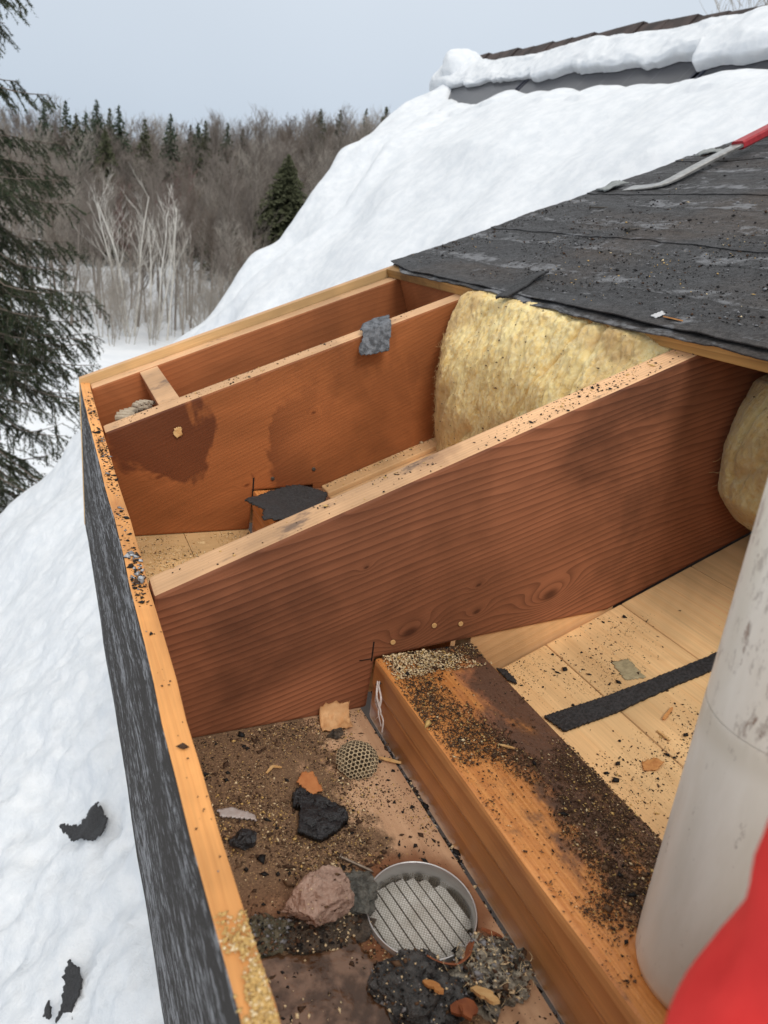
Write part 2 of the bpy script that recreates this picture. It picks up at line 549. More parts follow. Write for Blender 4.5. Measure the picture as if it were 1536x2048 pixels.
# solar panels lying on that roof
M_CELL = Mat('solar_glass')
_l = (M_CELL.y * 12.6).sin().abs().step(.0, .06, 1., 0.)
M_CELL.set('Base Color', M_CELL.mix(_l, (.035, .035, .042), (.10, .10, .11)))
M_CELL.set('Roughness', .28); M_CELL.set('Specular IOR Level', .5)
M_CELL.bump(M_CELL.noise(scale=3, detail=3), .1, .01)
M_CELL = M_CELL.m
M_PFRAME = simple('panel_frame', (.02, .022, .04), rough=.4)
for i, (y0, y1, lab) in enumerate(((.70, 2.615, 'dark solar panel at the right edge of the snowy roof'),
                                   (2.645, 4.55, 'dark solar panel in the middle of the snowy roof between two seams'),
                                   (4.58, 6.0, 'dark solar panel nearest the gable end of the snowy roof'))):
    t = empty('solar_panel', (0, 0, 0), lab, 'solar panel', 'solar panels along the ridge')
    a0, a1 = 2.75, 3.46
    P = np.concatenate([rp([a0, a1, a1, a0], [y0, y0, y1, y1], .045), rp([a0, a1, a1, a0], [y0, y0, y1, y1], .02)])
    link('glass', mesh('glass', P, [(0, 3, 2, 1), (4, 5, 6, 7), (0, 1, 5, 4), (1, 2, 6, 5), (2, 3, 7, 6), (3, 0, 4, 7)], M_CELL), t)
    for (b0, b1, c0, c1) in ((a0, a1, y0, y0 + .022), (a0, a1, y1 - .022, y1), (a1 - .015, a1, y0 + .022, y1 - .022)):
        P = np.concatenate([rp([b0, b1, b1, b0], [c0, c0, c1, c1], .05), rp([b0, b1, b1, b0], [c0, c0, c1, c1], .018)])
        link('frame', mesh('frame', P, [(0, 3, 2, 1), (4, 5, 6, 7), (0, 1, 5, 4), (1, 2, 6, 5), (2, 3, 7, 6), (3, 0, 4, 7)], M_PFRAME), t)

# deep snow on the slope
na, ny = 300, 330
av = np.concatenate([np.linspace(-3.0, -.6, 40), np.linspace(-.58, 3.46, na - 40)])
yv = np.linspace(-1.6, 6.22, ny)
A_, Y_ = np.meshgrid(av, yv, indexing='ij')
a_up = np.interp(Y_, [1.5, 2.15, 2.51, 2.97, 3.62, 4.42, 4.62, 4.76, 5.1, 5.71, 6.0, 6.2], [3.05, 3.072, 3.085, 3.107, 3.152, 3.224, 3.19, 3.15, 3.19, 3.323, 3.5, 3.5])
yR = .12 + np.interp(A_, [-3, -.49, .135, .92, 1.32, 1.65, 2.0, 2.42, 2.83, 3.0, 3.3], [6.0, 6.0, 5.76, 5.76, 5.76, 5.84, 5.80, 5.88, 6.02, 6.02, 6.05]) + .025 * fbm(A_ * 2.5, A_ * 0, seed=77, oct=3)
h = .235 + .07 * fbm(A_ * 1.1, Y_ * 1.1, seed=11, oct=3) + .06 * fbm(A_ * 1.9, Y_ * 1.5, seed=19, oct=2) * sstep(3.2, 4.6, Y_) + .014 * fbm(A_ * 5, Y_ * 5, seed=12, oct=4) * sstep(2.2, .2, A_)
ystep = np.interp(A_, [-1, .2, 1.23, 1.79, 2.24, 2.65, 2.91, 3.2], [6.0, 5.9, 5.25, 4.95, 4.75, 4.95, 5.0, 5.1]) + .06 * fbm(A_ * 3, Y_ * .5, seed=3, oct=2)
hol = sstep(0, .12, Y_ - ystep) * sstep(1.0, 1.6, A_)
h -= hol * .20 * sstep(.95, .2, Y_ - ystep)
h += .05 * np.exp(-((Y_ - ystep + .08) / .12) ** 2) * sstep(1.0, 1.6, A_)
h += .055 * np.maximum(fbm(A_ * 2.6, Y_ * 2.6, seed=21, oct=3), 0) * sstep(4.4, 5.2, Y_) * sstep(2.3, 2.8, A_)
h += .026 * fbm(A_ * 9, Y_ * 9, seed=23, oct=5, gain=.6) * sstep(1.0, .2, A_) * sstep(4.2, 1.5, Y_)
h += .016 * fbm(A_ * 3.2, Y_ * 2.2, seed=29, oct=4)
h -= .05 * np.exp(-(((A_ - .02) / .12) ** 2 + ((Y_ - 1.75) / .18) ** 2))
h -= .05 * np.exp(-(((A_ + .20) / .10) ** 2 + ((Y_ - 1.25) / .12) ** 2))
rp_ = np.random.default_rng(91)
for _ in range(110):                                       # pits and dimples left by drips and falling clumps
    ca_, cy_, rr_ = rp_.uniform(-.5, 3.0), rp_.uniform(.9, 5.2), rp_.uniform(.02, .06)
    h -= rp_.uniform(.004, .014) * np.exp(-(((A_ - ca_) / (rr_ * .6)) ** 2 + ((Y_ - cy_) / rr_) ** 2))
up = np.clip((a_up - A_) / .55, 0, 1)
h = .055 + (h - .055) * np.sqrt(up) + .02 * fbm(Y_ * 4, A_ * 0, seed=4, oct=3) * (up < .3)
h = np.where(A_ > a_up, -.05, h)
ed = np.clip((yR - Y_) / .26, 0, 1)
h = np.where(Y_ > yR, -.12, -.02 + (h + .02) * np.sqrt(ed * (2 - ed)))
P = rp(A_, Y_, h)
SN_A, SN_Y, SN_H = av, yv, h
def snow_h(a, y): return SN_H[np.clip(np.searchsorted(SN_A, a), 0, len(SN_A) - 1), np.clip(np.searchsorted(SN_Y, y), 0, len(SN_Y) - 1)]
f = grid_faces(na, ny)
ca, cy = A_.ravel()[f].mean(1), Y_.ravel()[f].mean(1)
keep = ~((ca > .36) & (ca < 2.2) & (cy < .98))
me = mesh('roof_snow', P.reshape(-1, 3), f[keep][:, ::-1], M_SNOW, smooth=True)
tag(link('roof_snow', me), 'deep smooth snow blanketing the steep roof behind and below the eave', 'snow', kind='stuff')

# the ledge of snow left between panels and ridge: a lumpy rounded roll
ny2, nk = 420, 40
yv = np.linspace(1.2, 6.35, ny2)
lowe = np.interp(yv, [1.2, 2.25, 2.55, 2.66, 2.70, 2.83, 3.12, 3.20, 3.94, 4.39, 4.47, 4.60, 5.7, 6.1, 6.35], [3.13, 3.156, 3.165, 3.16, 3.225, 3.236, 3.23, 3.245, 3.315, 3.30, 3.345, 3.355, 3.425, 3.42, 3.45]) + .012 * fbm(yv * 9, yv * 0, seed=8, oct=3)
hite = np.interp(yv, [1.2, 2.3, 2.8, 3.2, 3.6, 4.3, 4.46, 4.62, 5.2, 5.8, 6.0, 6.2, 6.35], [.13, .13, .12, .10, .12, .095, .08, .055, .065, .08, .17, .20, .05]) * .82 * (1 + .16 * fbm(yv * 2.2, yv * 0, seed=9, oct=3))
hie = ridge_a(yv) - .04 + .03 * fbm(yv * 1.7, yv * 0, seed=14, oct=2) - np.interp(yv, [1.2, 3, 5, 5.8, 6.0], [.02, .05, .06, .06, 0.])
tk = np.linspace(0, 1, nk)
YY, TT = np.meshgrid(yv, tk, indexing='ij')
ang = TT * math.pi
bulge = np.sin(ang) ** .55
AL = lowe[:, None] + (hie - lowe)[:, None] * (.5 - .5 * np.cos(ang)) - .035 * np.sin(ang * .9) * (TT < .5)
HH = .048 + hite[:, None] * bulge * (1 - .35 * TT) + .012 * fbm(YY * 7, TT * 6, seed=16, oct=4) * bulge
me = mesh('ridge_snow', rp(AL, YY, HH).reshape(-1, 3), grid_faces(ny2, nk), M_SNOW, smooth=True)
tag(link('ridge_snow', me), 'thick rounded ledge of snow hanging below the ridge above the solar panels', 'snow', kind='stuff')
ico('snow_mound', tuple(rp(3.60, 5.99, .05)), .21, M_SNOW, 5, (1.1, .62, .80), .12, 1.3, 4, smooth=True)
tag(bpy.data.objects['snow_mound'], 'rounded mound of snow capping the gable corner of the ridge', 'snow', kind='stuff')
# ------------------------------------------------------------------ the opened eave
R_L = (.52, .20, .085); R_D = (.20, .055, .022)
R3_KN = [(.475, -.259, .020), (.262, -.204, .017), (.232, -.083, .005), (.36, -.225, .009), (.371, -.185, .006)]
M_R3 = wood('rafter_strong_grain', (.325, .124, .060), (.085, .028, .015), 'rafter', 112, .88, R3_KN, (2.4, .50, .72, .62), .62, tilt=.10, warp=1.5, bump=.28, sharp=1.3)
M_R2 = wood('rafter_red_stained', (.375, .128, .043), (.21, .064, .023), 'rafter', 150, .55, [(.053, -.116, .010), (.374, -.111, .008), (.20, -.20, .009)], (4.6, .475, .515, .74), .48, tilt=-.12, warp=1.2, bump=.25, stain_col=(.085, .024, .013), stain_fade=(.18, .38), stain_t=.75, stain_o=4.3)
M_R1 = wood('rafter_orange', (.43, .145, .050), (.26, .08, .029), 'rafter', 95, .6, [(.10, -.14, .016)], (2.5, .62, .70, .4), .6, warp=1.5, bump=.25)
M_TOP = wood('rafter_top', (.70, .42, .225), (.50, .26, .125), 'rafter', 160, .6, (), (4.5, .62, .75, .5), .7, lean=1., warp=1.2, spots=(16, .56, .70, (.10, .07, .06), .75), stain_col=(.22, .11, .06))
M_TAN = wood('rake_tan', (.66, .43, .20), (.52, .31, .13), 'rafter', 60, .5, (), None, .6, warp=.8)
M_FTOP = wood('fascia_top', (.78, .36, .115), (.60, .24, .07), 'y', 120, .5, (), (6, .60, .75, .45), .6, lean=.2, warp=1, spots=(26, .63, .74, (.06, .035, .025), .8), stain_col=(.35, .13, .05))
def fascia_mat():
    m = Mat('weathered_fascia')
    s, t = m.y, m.z
    g = m.noise(m.vec(s * 42, t * 170, m.x * 40), 1, 6, .72, .6)
    g2 = m.noise(m.vec(s * 3, t * 22, 0.), 1, 3, .5)
    fl = (g + (g2 - .5) * .45).step(.50, .60)
    col = m.mix(fl, (.030, .025, .022), (.25, .25, .26))
    fib = m.noise(m.vec(s * 30, t * 500, 0.), 1, 3, .6)
    col = m.scale_col(col, fib * .8 + .6)
    m.set('Base Color', col); m.set('Roughness', .85); m.set('Specular IOR Level', .2)
    m.bump(fl * .8 + fib * .4, .6, .002)
    return m.m
M_FASC = fascia_mat()
M_SOFF = Mat('dirty_plywood')
def soffit_mat():
    m = Mat('dirty_plywood')
    n1 = m.noise(scale=14, detail=6, rough=.65, dist=.4)
    n2 = m.noise(scale=55, detail=6, rough=.7)
    fine = m.noise(scale=420, detail=4, rough=.7)
    spk = m.noise(scale=700, detail=2)
    base = m.mix(m.noise(m.vec(m.x * 120, m.y * 6, 0.), 1, 3).step(.3, .7), (.60, .38, .23), (.50, .30, .175))
    edge = m.x.step(.165, .262)                                 # the strip beside the wall plate was kept clean by a batten
    d = n1 * .75 + n2 * .45 + .22 - edge * .48
    dirt = d.step(.62, .78)
    dc = m.mix(fine.step(.3, .7), (.075, .042, .024), (.21, .125, .070))
    dc = m.mix(spk.step(.62, .70), dc, (.50, .34, .16))
    wet = m.noise(scale=9, detail=4).step(.50, .58) * m.y.step(-.27, -.21, 1., 0.)
    col = m.mix(dirt * .93, base, dc)
    dv = ((m.x - VC[0]) * (m.x - VC[0]) + (m.y - VC[1]) * (m.y - VC[1])).pow(.5) + (n1 - .5) * .03 + (n2 - .5) * .01
    col = m.mix(dv.step(.056, .082, .85, 0.), col, (.19, .065, .024))
    col = m.mix(wet * .75, col, (.17, .065, .025))
    m.set('Base Color', col)
    m.set('Roughness', wet * -.45 + .85); m.set('Specular IOR Level', .35)
    m.bump(fine * .6 + n2 * .8, .6, .0025)
    return m.m
VC = (.2010, -.296)
M_SOFF = soffit_mat()
M_SOFF2 = wood('soffit_sawdust', (.70, .46, .22), (.60, .36, .16), 'x', 30, .4, (), (6, .58, .7, .5), .85, spots=(70, .60, .68, (.85, .65, .35), .6), stain_col=(.42, .26, .12))
M_PLATE_T = None
def plate_mat():
    m = Mat('stained_plate_top')
    n1 = m.noise(m.vec(m.x * 16, m.y * 7, 0.), 1, 5, .6, .5)
    n2 = m.noise(scale=60, detail=5, rough=.7)
    gr = m.noise(m.vec(m.x * 260, m.y * 6, 0.), 1, 3, .6)
    col = m.mix(gr.step(.3, .7), (.74, .32, .095), (.55, .205, .055))
    pur = (n1 + m.x.step(.28, .42, -.10, .16)).step(.50, .66)
    col = m.mix(pur * .7, col, (.30, .125, .085))
    drk = (n1 * .8 + n2 * .45 + m.x.step(.30, .42, -.16, .22) + m.y.step(-.30, -.02, .08, -.12)).step(.56, .76)
    col = m.mix(drk * .85, col, (.085, .050, .034))
    m.set('Base Color', col); m.set('Roughness', n1.step(.4, .7, .30, .6)); m.set('Specular IOR Level', .45)
    m.bump(n2 * 1.4 + gr * .5, .6, .003)
    return m.m
M_PLATE_T = plate_mat()
M_PLATE_S = wood('plate_side', (.64, .30, .11), (.38, .13, .04), 'y', 26, .9, (), (2.4, .48, .56, .6), .42, lean=1.4, warp=2.2, sharp=1.1, stain_col=(.30, .09, .025), spec=.4)
M_PINE = wood('pine_boards', (.93, .61, .30), (.82, .46, .19), 'y', 46, .55, (), (3, .62, .75, .35), .6, lean=.2, warp=2.5, rand=1., stain_col=(.50, .27, .12), bump=.18)
M_PINE_B = wood('pale_strip', (.80, .50, .25), (.64, .36, .15), 'rafter', 70, .5, (), None, .65, lean=.8)
M_OCHRE = wood('deck_edge', (.42, .23, .075), (.20, .10, .03), 'y', 150, .7, (), (8, .55, .7, .5), .6, lean=1.)
M_DARK = simple('dark_gap', (.012, .009, .008), rough=.9)
M_WALL = simple('dark_siding', (.10, .08, .07), (.14, .11, .09), 20, .8)

eave = empty('open_roof_eave', (0, 0, 0), 'opened wooden roof eave with bare rafters, grey weathered fascia and black felt', 'roof eave')
T = .045
def rmi(nrm, c): return 1 if nrm.z > .6 else 0
def roof(x): return TP * x
def ceil_z(x): return -.098 + TP * (x - .654)

# fascia
box('fascia_board', (-.021, -2.7, -.34), (-.0005, 1.005, .0), [M_FTOP, M_FASC], eave, .003, lambda n, c: 1 if (n.x < -.35 or n.z < -.5) else 0, cuts=60, wob=.0016)
# rafters
def rafter(y0, face, zs, end=2.2, bot=.0, shift=0.):
    poly = [(.0005, roof(.0005)), (end, roof(end)), (end, ceil_z(end) + .0015), (.654, -.098), (.274, -.1215), (.271, zs), (.0005, zs)]
    return prism('rafter', poly, y0, y0 + T, [face, M_TOP], eave, .0045, rmi)
rafter(0., M_R3, -.1975)
rafter(-.655, M_R2, -.1975)
rafter(.61, M_R2, -.2055)
rafter(.9415, M_R1, -.2055)
# rake board and lookout blocks
def sloped(name, x0, x1, y0, y1, t0, t1, mats, bevel=.002, midx=None, drop=0.):
    """board parallel to the roof: t0..t1 measured square to the slope from the rafter tops"""
    def pt(x, t): return (x - t * SP, roof(x) + t * CP)
    return prism(name, [pt(x0, t0), pt(x1, t0), pt(x1, t1), pt(x0, t1)], y0, y1, mats, eave, bevel, midx)
poly = [(-.0215, .010), (.79, roof(.79) + .021), (.79, roof(.79) - .26), (-.0215, -.34)]
prism('rake_board', poly, .988, 1.008, [M_TAN, M_TOP], eave, .002, lambda n, c: 1 if n.z > .6 else 0)
sloped('lookout_block', .098, .136, .656, .940, -.089, -.001, [M_R1, M_TOP], .003, rmi)
sloped('lookout_block', .700, .738, .656, .940, -.089, -.001, [M_R1, M_TOP], .003, rmi)
# soffit panels
ZS = -.198
VC = (.2010, -.296); VR = .0525
def soffit_with_hole():
    bm = bmesh.new()
    x0, x1, y0, y1 = .0005, .2630, -1.4, .030
    n = 64
    hole = [(VC[0] + (VR + .0015) * math.cos(2 * math.pi * i / n), VC[1] + (VR + .0015) * math.sin(2 * math.pi * i / n)) for i in range(n)]
    def outer(i):
        a = 2 * math.pi * i / n; c, s = math.cos(a), math.sin(a)
        t = min((x1 - VC[0]) / c if c > 1e-6 else ((x0 - VC[0]) / c if c < -1e-6 else 1e9), (y1 - VC[1]) / s if s > 1e-6 else ((-.62 - VC[1]) / s if s < -1e-6 else 1e9))
        return (VC[0] + c * t, VC[1] + s * t)
    # one ring of quads round the hole out to the board edge, corners included, and the rest of the board behind the camera
    ou = [outer(i) for i in range(n)]
    for cx, cy in ((x0, y1), (x1, y1), (x0, -.62), (x1, -.62)):
        i = min(range(n), key=lambda j: (ou[j][0] - cx) ** 2 + (ou[j][1] - cy) ** 2); ou[i] = (cx, cy)
    top = {}
    for z in (ZS, ZS - .012):
        H = [bm.verts.new((*p, z)) for p in hole]; O = [bm.verts.new((*p, z)) for p in ou]
        top[z] = (H, O)
        for i in range(n):
            j = (i + 1) % n
            q = (H[i], O[i], O[j], H[j])
            bm.faces.new(q if z == ZS else q[::-1])
    (H, O), (H2, O2) = top[ZS], top[ZS - .012]
    for i in range(n):
        j = (i + 1) % n
        bm.faces.new((H[j], H2[j], H2[i], H[i])); bm.faces.new((O[i], O2[i], O2[j], O[j]))
    return finish('soffit_panel', bm, M_SOFF, eave, 0)
soffit_with_hole()
box('soffit_panel', (.0005, -2.6, ZS - .012), (.263, -.622, ZS), M_SOFF, eave, .001)
box('soffit_panel', (.0005, .040, -.219), (.1405, .650, -.2065), M_SOFF2, eave, .001)
box('soffit_panel', (.1415, .040, -.219), (.270, .650, -.2068), M_SOFF2, eave, .001)
box('soffit_panel', (.0005, .652, -.219), (.269, .980, -.2067), M_SOFF2, eave, .001)
# wall plates, doubled
pm = lambda n, c: 1 if n.z > .6 else 0
for y0, y1 in ((-2.6, -.0015), (.0465, .6085), (.6565, .940)):
    box('wall_plate', (.2745, y0, -.212), (.4195, y1, -.1600), [M_PLATE_S, M_PLATE_S], eave, .004, cuts=30, wob=.0008)
    box('wall_plate', (.2725, y0, -.1592), (.4190, y1, -.1195), [M_PLATE_S, M_PLATE_T], eave, .0045, pm, cuts=30, wob=.0012)
# wedge block under the rafter seat
prism('filler_block', [(.4000, -.108), (.668, -.090), (.668, -.11), (.48, -.19), (.4000, -.21)], .6105, .652, M_R2, eave, .001)
prism('filler_block', [(.4202, -.108), (.668, -.090), (.668, -.11), (.48, -.19), (.4202, -.21)], .004, .040, M_PINE_B, eave, .001)
# sloping ceiling boards
xs_ = [.4225 if i == 0 else .549 + .127 * (i - 1) for i in range(15)]
for yy0, yy1 in ((-2.6, -.0015), (.0465, .6085)):
    for i in range(len(xs_) - 1):
        a, b = xs_[i] + .0007, xs_[i + 1] - .0007
        prism('ceiling_board', [(a, ceil_z(a) - .018), (b, ceil_z(b) - .018), (b, ceil_z(b)), (a, ceil_z(a))], yy0, yy1, M_PINE, eave, .0022)
# two loose strips laid along the second rafter
def strip(x0, x1, y0, y1, off, m):
    poly = [(x0, -.1125 + TP * (x0 - .42) - .035 + off), (x1, -.1125 + TP * (x1 - .42) - .035 + off), (x1, -.1125 + TP * (x1 - .42) + off), (x0, -.1125 + TP * (x0 - .42) + off)]
    return prism('ledger_strip', poly, y0, y1, m, eave, .002)
strip(.418, 1.2, .567, .6085, -.002, M_PINE_B)
strip(.405, 1.2, .505, .5655, -.012, M_PINE_B)
# roof deck boards and felt
DT = .020
for i, (x0, x1) in enumerate(((.692, .835), (.838, .98), (.983, 1.125), (1.128, 1.27), (1.273, 1.415), (1.418, 1.56), (1.563, 1.705), (1.708, 1.85), (1.853, 1.995), (1.998, 2.14), (2.143, 2.285), (2.288, 2.43))):
    y1 = 1.004 if x0 > .79 else .9875
    sloped('deck_board', x0, x1, -2.7, y1, .0005, DT, M_OCHRE, .0015)
M_FELT = Mat('black_roofing_felt')
def felt_mat():
    m = Mat('black_roofing_felt')
    n1 = m.noise(m.vec(m.x * 26, m.y * 7, 0.), 1, 5, .65, .5)
    n2 = m.noise(scale=45, detail=6, rough=.7)
    big = m.noise(m.vec(m.x * 3.2, m.y * 1.6, 3.), 1, 3, .5)
    fine = m.noise(scale=300, detail=5, rough=.75)
    col = m.mix(fine.step(.3, .7), (.020, .020, .021), (.068, .067, .070))
    n3 = m.noise(scale=95, detail=5, rough=.75)
    col = m.scale_col(col, n3.step(.28, .72, .55, 1.7))
    col = m.mix(big.step(.50, .64, 0., .6), col, m.mix(n3.step(.35, .65), (.045, .032, .025), (.105, .078, .06)))
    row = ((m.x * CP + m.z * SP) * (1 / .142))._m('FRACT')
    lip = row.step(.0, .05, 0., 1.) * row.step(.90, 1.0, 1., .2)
    sc = (n1 * .75 + n2 * .45 + row.step(.15, .55, .05, -.05)).step(.62, .74)
    col = m.mix(sc * .75, col, (.27, .275, .29))
    m.set('Base Color', col); m.set('Roughness', n1.step(.3, .7, .55, .85)); m.set('Specular IOR Level', .4)
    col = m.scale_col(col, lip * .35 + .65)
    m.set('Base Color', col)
    m.bump(fine * .9 + n2 * 1.0 + sc * .3 + row * .8, .9, .005)
    return m.m
M_FELT = felt_mat()
def felt_t(X, Y, off, seed): return off + .0022 * fbm(X * 9, Y * 9, seed=seed + 2, oct=4) + .0016 * np.abs(fbm(X * 40, Y * 14, seed=seed + 3, oct=2))
FE = [.698, .985, 1.27, 1.555, 1.84, 2.125]
def lap(X):
    i = np.clip(np.searchsorted(FE, X) - 1, 0, len(FE) - 1); return .0024 * np.exp(-np.maximum(X - np.array(FE)[i], 0) / .12)
def felt(name, xe, x1, y0, y1, off, seed, rag=.010, nx=150, ny=260, thick=.003, curl=1., lapped=False):
    yv = np.linspace(y0, y1, ny); tv = np.linspace(0, 1, nx) ** 1.25
    Y, Tt = np.meshgrid(yv, tv, indexing='ij')
    e = xe(yv) + rag * fbm(yv * 14, yv * 0, seed=seed, oct=5, gain=.6)
    X = e[:, None] + (x1 - e)[:, None] * Tt
    fade = np.exp(-(X - e[:, None]) / .05)
    t = felt_t(X, Y, off, seed) + (.0024 * np.exp(-np.maximum(X - e[:, None], 0) / .12) if lapped else 0.) + curl * fade * (.003 * fbm(X * 3, Y * 16, seed=seed + 4, oct=2) - .003)
    top = np.stack([X - t * SP, Y, roof(X) + t * CP], -1)
    bot = top - np.array([-SP, 0, CP]) * thick
    v = np.concatenate([top.reshape(-1, 3), bot.reshape(-1, 3)])
    n = nx * ny; g = grid_faces(ny, nx)[:, ::-1]
    i = np.arange(ny - 1) * nx; s1 = np.stack([i, i + nx, i + nx + n, i + n], -1)
    j = (ny - 1) * nx + np.arange(nx - 1); s2 = np.stack([j, j + 1, j + 1 + n, j + n], -1)
    F = np.concatenate([g, g[:, ::-1] + n, s1, s2])
    return link(name, mesh(name, v, F, M_FELT, smooth=False), eave)
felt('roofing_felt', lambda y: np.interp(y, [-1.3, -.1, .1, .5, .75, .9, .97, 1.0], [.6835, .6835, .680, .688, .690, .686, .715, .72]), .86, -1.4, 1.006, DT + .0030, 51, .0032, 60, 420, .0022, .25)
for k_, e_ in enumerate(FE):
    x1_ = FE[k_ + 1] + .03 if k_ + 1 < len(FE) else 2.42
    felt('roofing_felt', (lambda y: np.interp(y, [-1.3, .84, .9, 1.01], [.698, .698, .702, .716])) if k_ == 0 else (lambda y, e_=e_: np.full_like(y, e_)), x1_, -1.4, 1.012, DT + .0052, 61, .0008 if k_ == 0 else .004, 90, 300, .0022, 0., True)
# walls below
box('front_wall', (.30, -2.6, -3.2), (.42, .985, -.2125), M_WALL, eave, 0)
box('side_wall', (.425, .90, -1.9), (1.9, .9405, -.26), M_WALL, eave, 0)

# soffit vent: ring, louvre slats and insect screen
M_ALU = Mat('aluminium')
M_ALU.set('Base Color', (.62, .62, .62)); M_ALU.set('Metallic', .85); M_ALU.set('Roughness', .38)
M_ALU.bump(M_ALU.noise(scale=60, detail=4), .15, .001)
M_ALU = M_ALU.m
M_SLAT = simple('vent_paint', (.80, .79, .75), (.62, .60, .55), 60, .6)
M_WIRE = simple('screen_wire', (.34, .30, .24), (.20, .16, .11), 90, .5)
vent = empty('soffit_vent', (VC[0], VC[1], ZS), 'round aluminium soffit vent with white louvres and insect screen', 'vent')
def ring(name, prof, n, m, parent, smooth=True):
    a = np.arange(n) * 2 * np.pi / n
    v = np.array([[(r * np.cos(t), r * np.sin(t), z) for r, z in prof] for t in a]).reshape(-1, 3)
    k = len(prof); F = []
    for i in range(n):
        for j in range(k):
            F.append((i * k + j, ((i + 1) % n) * k + j, ((i + 1) % n) * k + (j + 1) % k, i * k + (j + 1) % k))
    return link(name, mesh(name, v, F, m, smooth), parent)
ring('vent_ring', [(VR - .0012, .0040), (VR - .0004, .0046), (VR + .0004, .0042), (VR + .0004, -.020), (VR + .008, -.0205), (VR + .008, -.0215), (VR - .0012, -.0215)], 72, M_ALU, vent)
va = math.radians(-82)                                        # slat direction
for i in range(-4, 5):
    d = i * .0108
    L = math.sqrt(max(.0505 ** 2 - d ** 2, 1e-5))
    ca, sa = math.cos(va), math.sin(va)
    P = []
    for s_, (w, z) in [(s, q) for s in (-1, 1) for q in ((-.0052, -.0205), (.0046, -.0155), (.0050, -.0163), (-.0048, -.0213))]:
        P.append((s_ * L * ca - (d + w * .86) * sa, s_ * L * sa + (d + w * .86) * ca, -.0176 if z > -.0185 and w > 0 else (-.0186 if z > -.0208 else -.0200)))
    F = [(0, 1, 5, 4), (2, 3, 7, 6), (1, 2, 6, 5), (3, 0, 4, 7), (0, 3, 2, 1), (4, 5, 6, 7)]
    link('louvre_slat', mesh('louvre_slat', P, F, M_SLAT), vent)
bk = [(.0518 * math.cos(a * math.pi / 24), .0518 * math.sin(a * math.pi / 24), -.0232) for a in range(48)]
link('shade_backing', mesh('shade_backing', bk, [tuple(range(48))], simple('vent_gap_shade', (.05, .035, .022), (.10, .07, .045), 90, .9)), vent)  # dark disc added under the slats so their gaps look shaded
P0, P1 = [], []
wa = va + .75
for dirn in (wa, wa + math.pi / 2):
    for i in np.arange(-21, 22):
        d = i * .00240; L = math.sqrt(max(.0512 ** 2 - d * d, 1e-7))
        c, s = math.cos(dirn), math.sin(dirn)
        z = -.0105 + (0 if dirn == wa else .0003)
        P0.append((-L * c - d * s, -L * s + d * c, z)); P1.append((L * c - d * s, L * s + d * c, z))
v, f = tubes(P0, P1, [.00017] * len(P0), [.00017] * len(P0), 4)
tag(link('insect_screen', mesh('insect_screen', v, f, M_WIRE), vent), kind='stuff')
# ------------------------------------------------------------------ insulation batts
def insul_mat(name, warm, dim=1.):
    m = Mat(name)
    f1 = m.noise(m.vec(m.x * 30, m.y * 42 + m.z * 14, m.z * 9), 1, 5, .6, 1.2)
    f2 = m.noise(scale=120, detail=5, rough=.7, dist=.5)
    cr = m.noise(m.vec(m.x * 5, m.y * 5 + 3., m.z * 5), 1, 4, .6)
    col = m.mix(f1.step(.3, .7), (.82, .56, .20), (.94, .75, .34))
    col = m.mix((f2).step(.35, .75, 0., .5), col, (.97, .90, .64))
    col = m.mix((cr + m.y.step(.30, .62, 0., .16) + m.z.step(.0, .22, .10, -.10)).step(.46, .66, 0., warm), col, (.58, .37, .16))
    spk = m.noise(scale=300, detail=3, rough=.6).step(.66, .72)
    col = m.mix(spk * .45, col, (.25, .16, .08))
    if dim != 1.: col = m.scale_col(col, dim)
    m.set('Base Color', col); m.set('Roughness', 1.); m.set('Specular IOR Level', .05)
    m.set('Sheen Weight', .15)
    m.bump(f1 * 1.0 + f2 * .7, .7, .006)
    return m.m
M_INS = insul_mat('yellow_fibreglass', .75)
M_INS2 = insul_mat('shade_toned_fibreglass', .95, .62)  # darker, browner copy of the batt colour: the bay's shade painted in

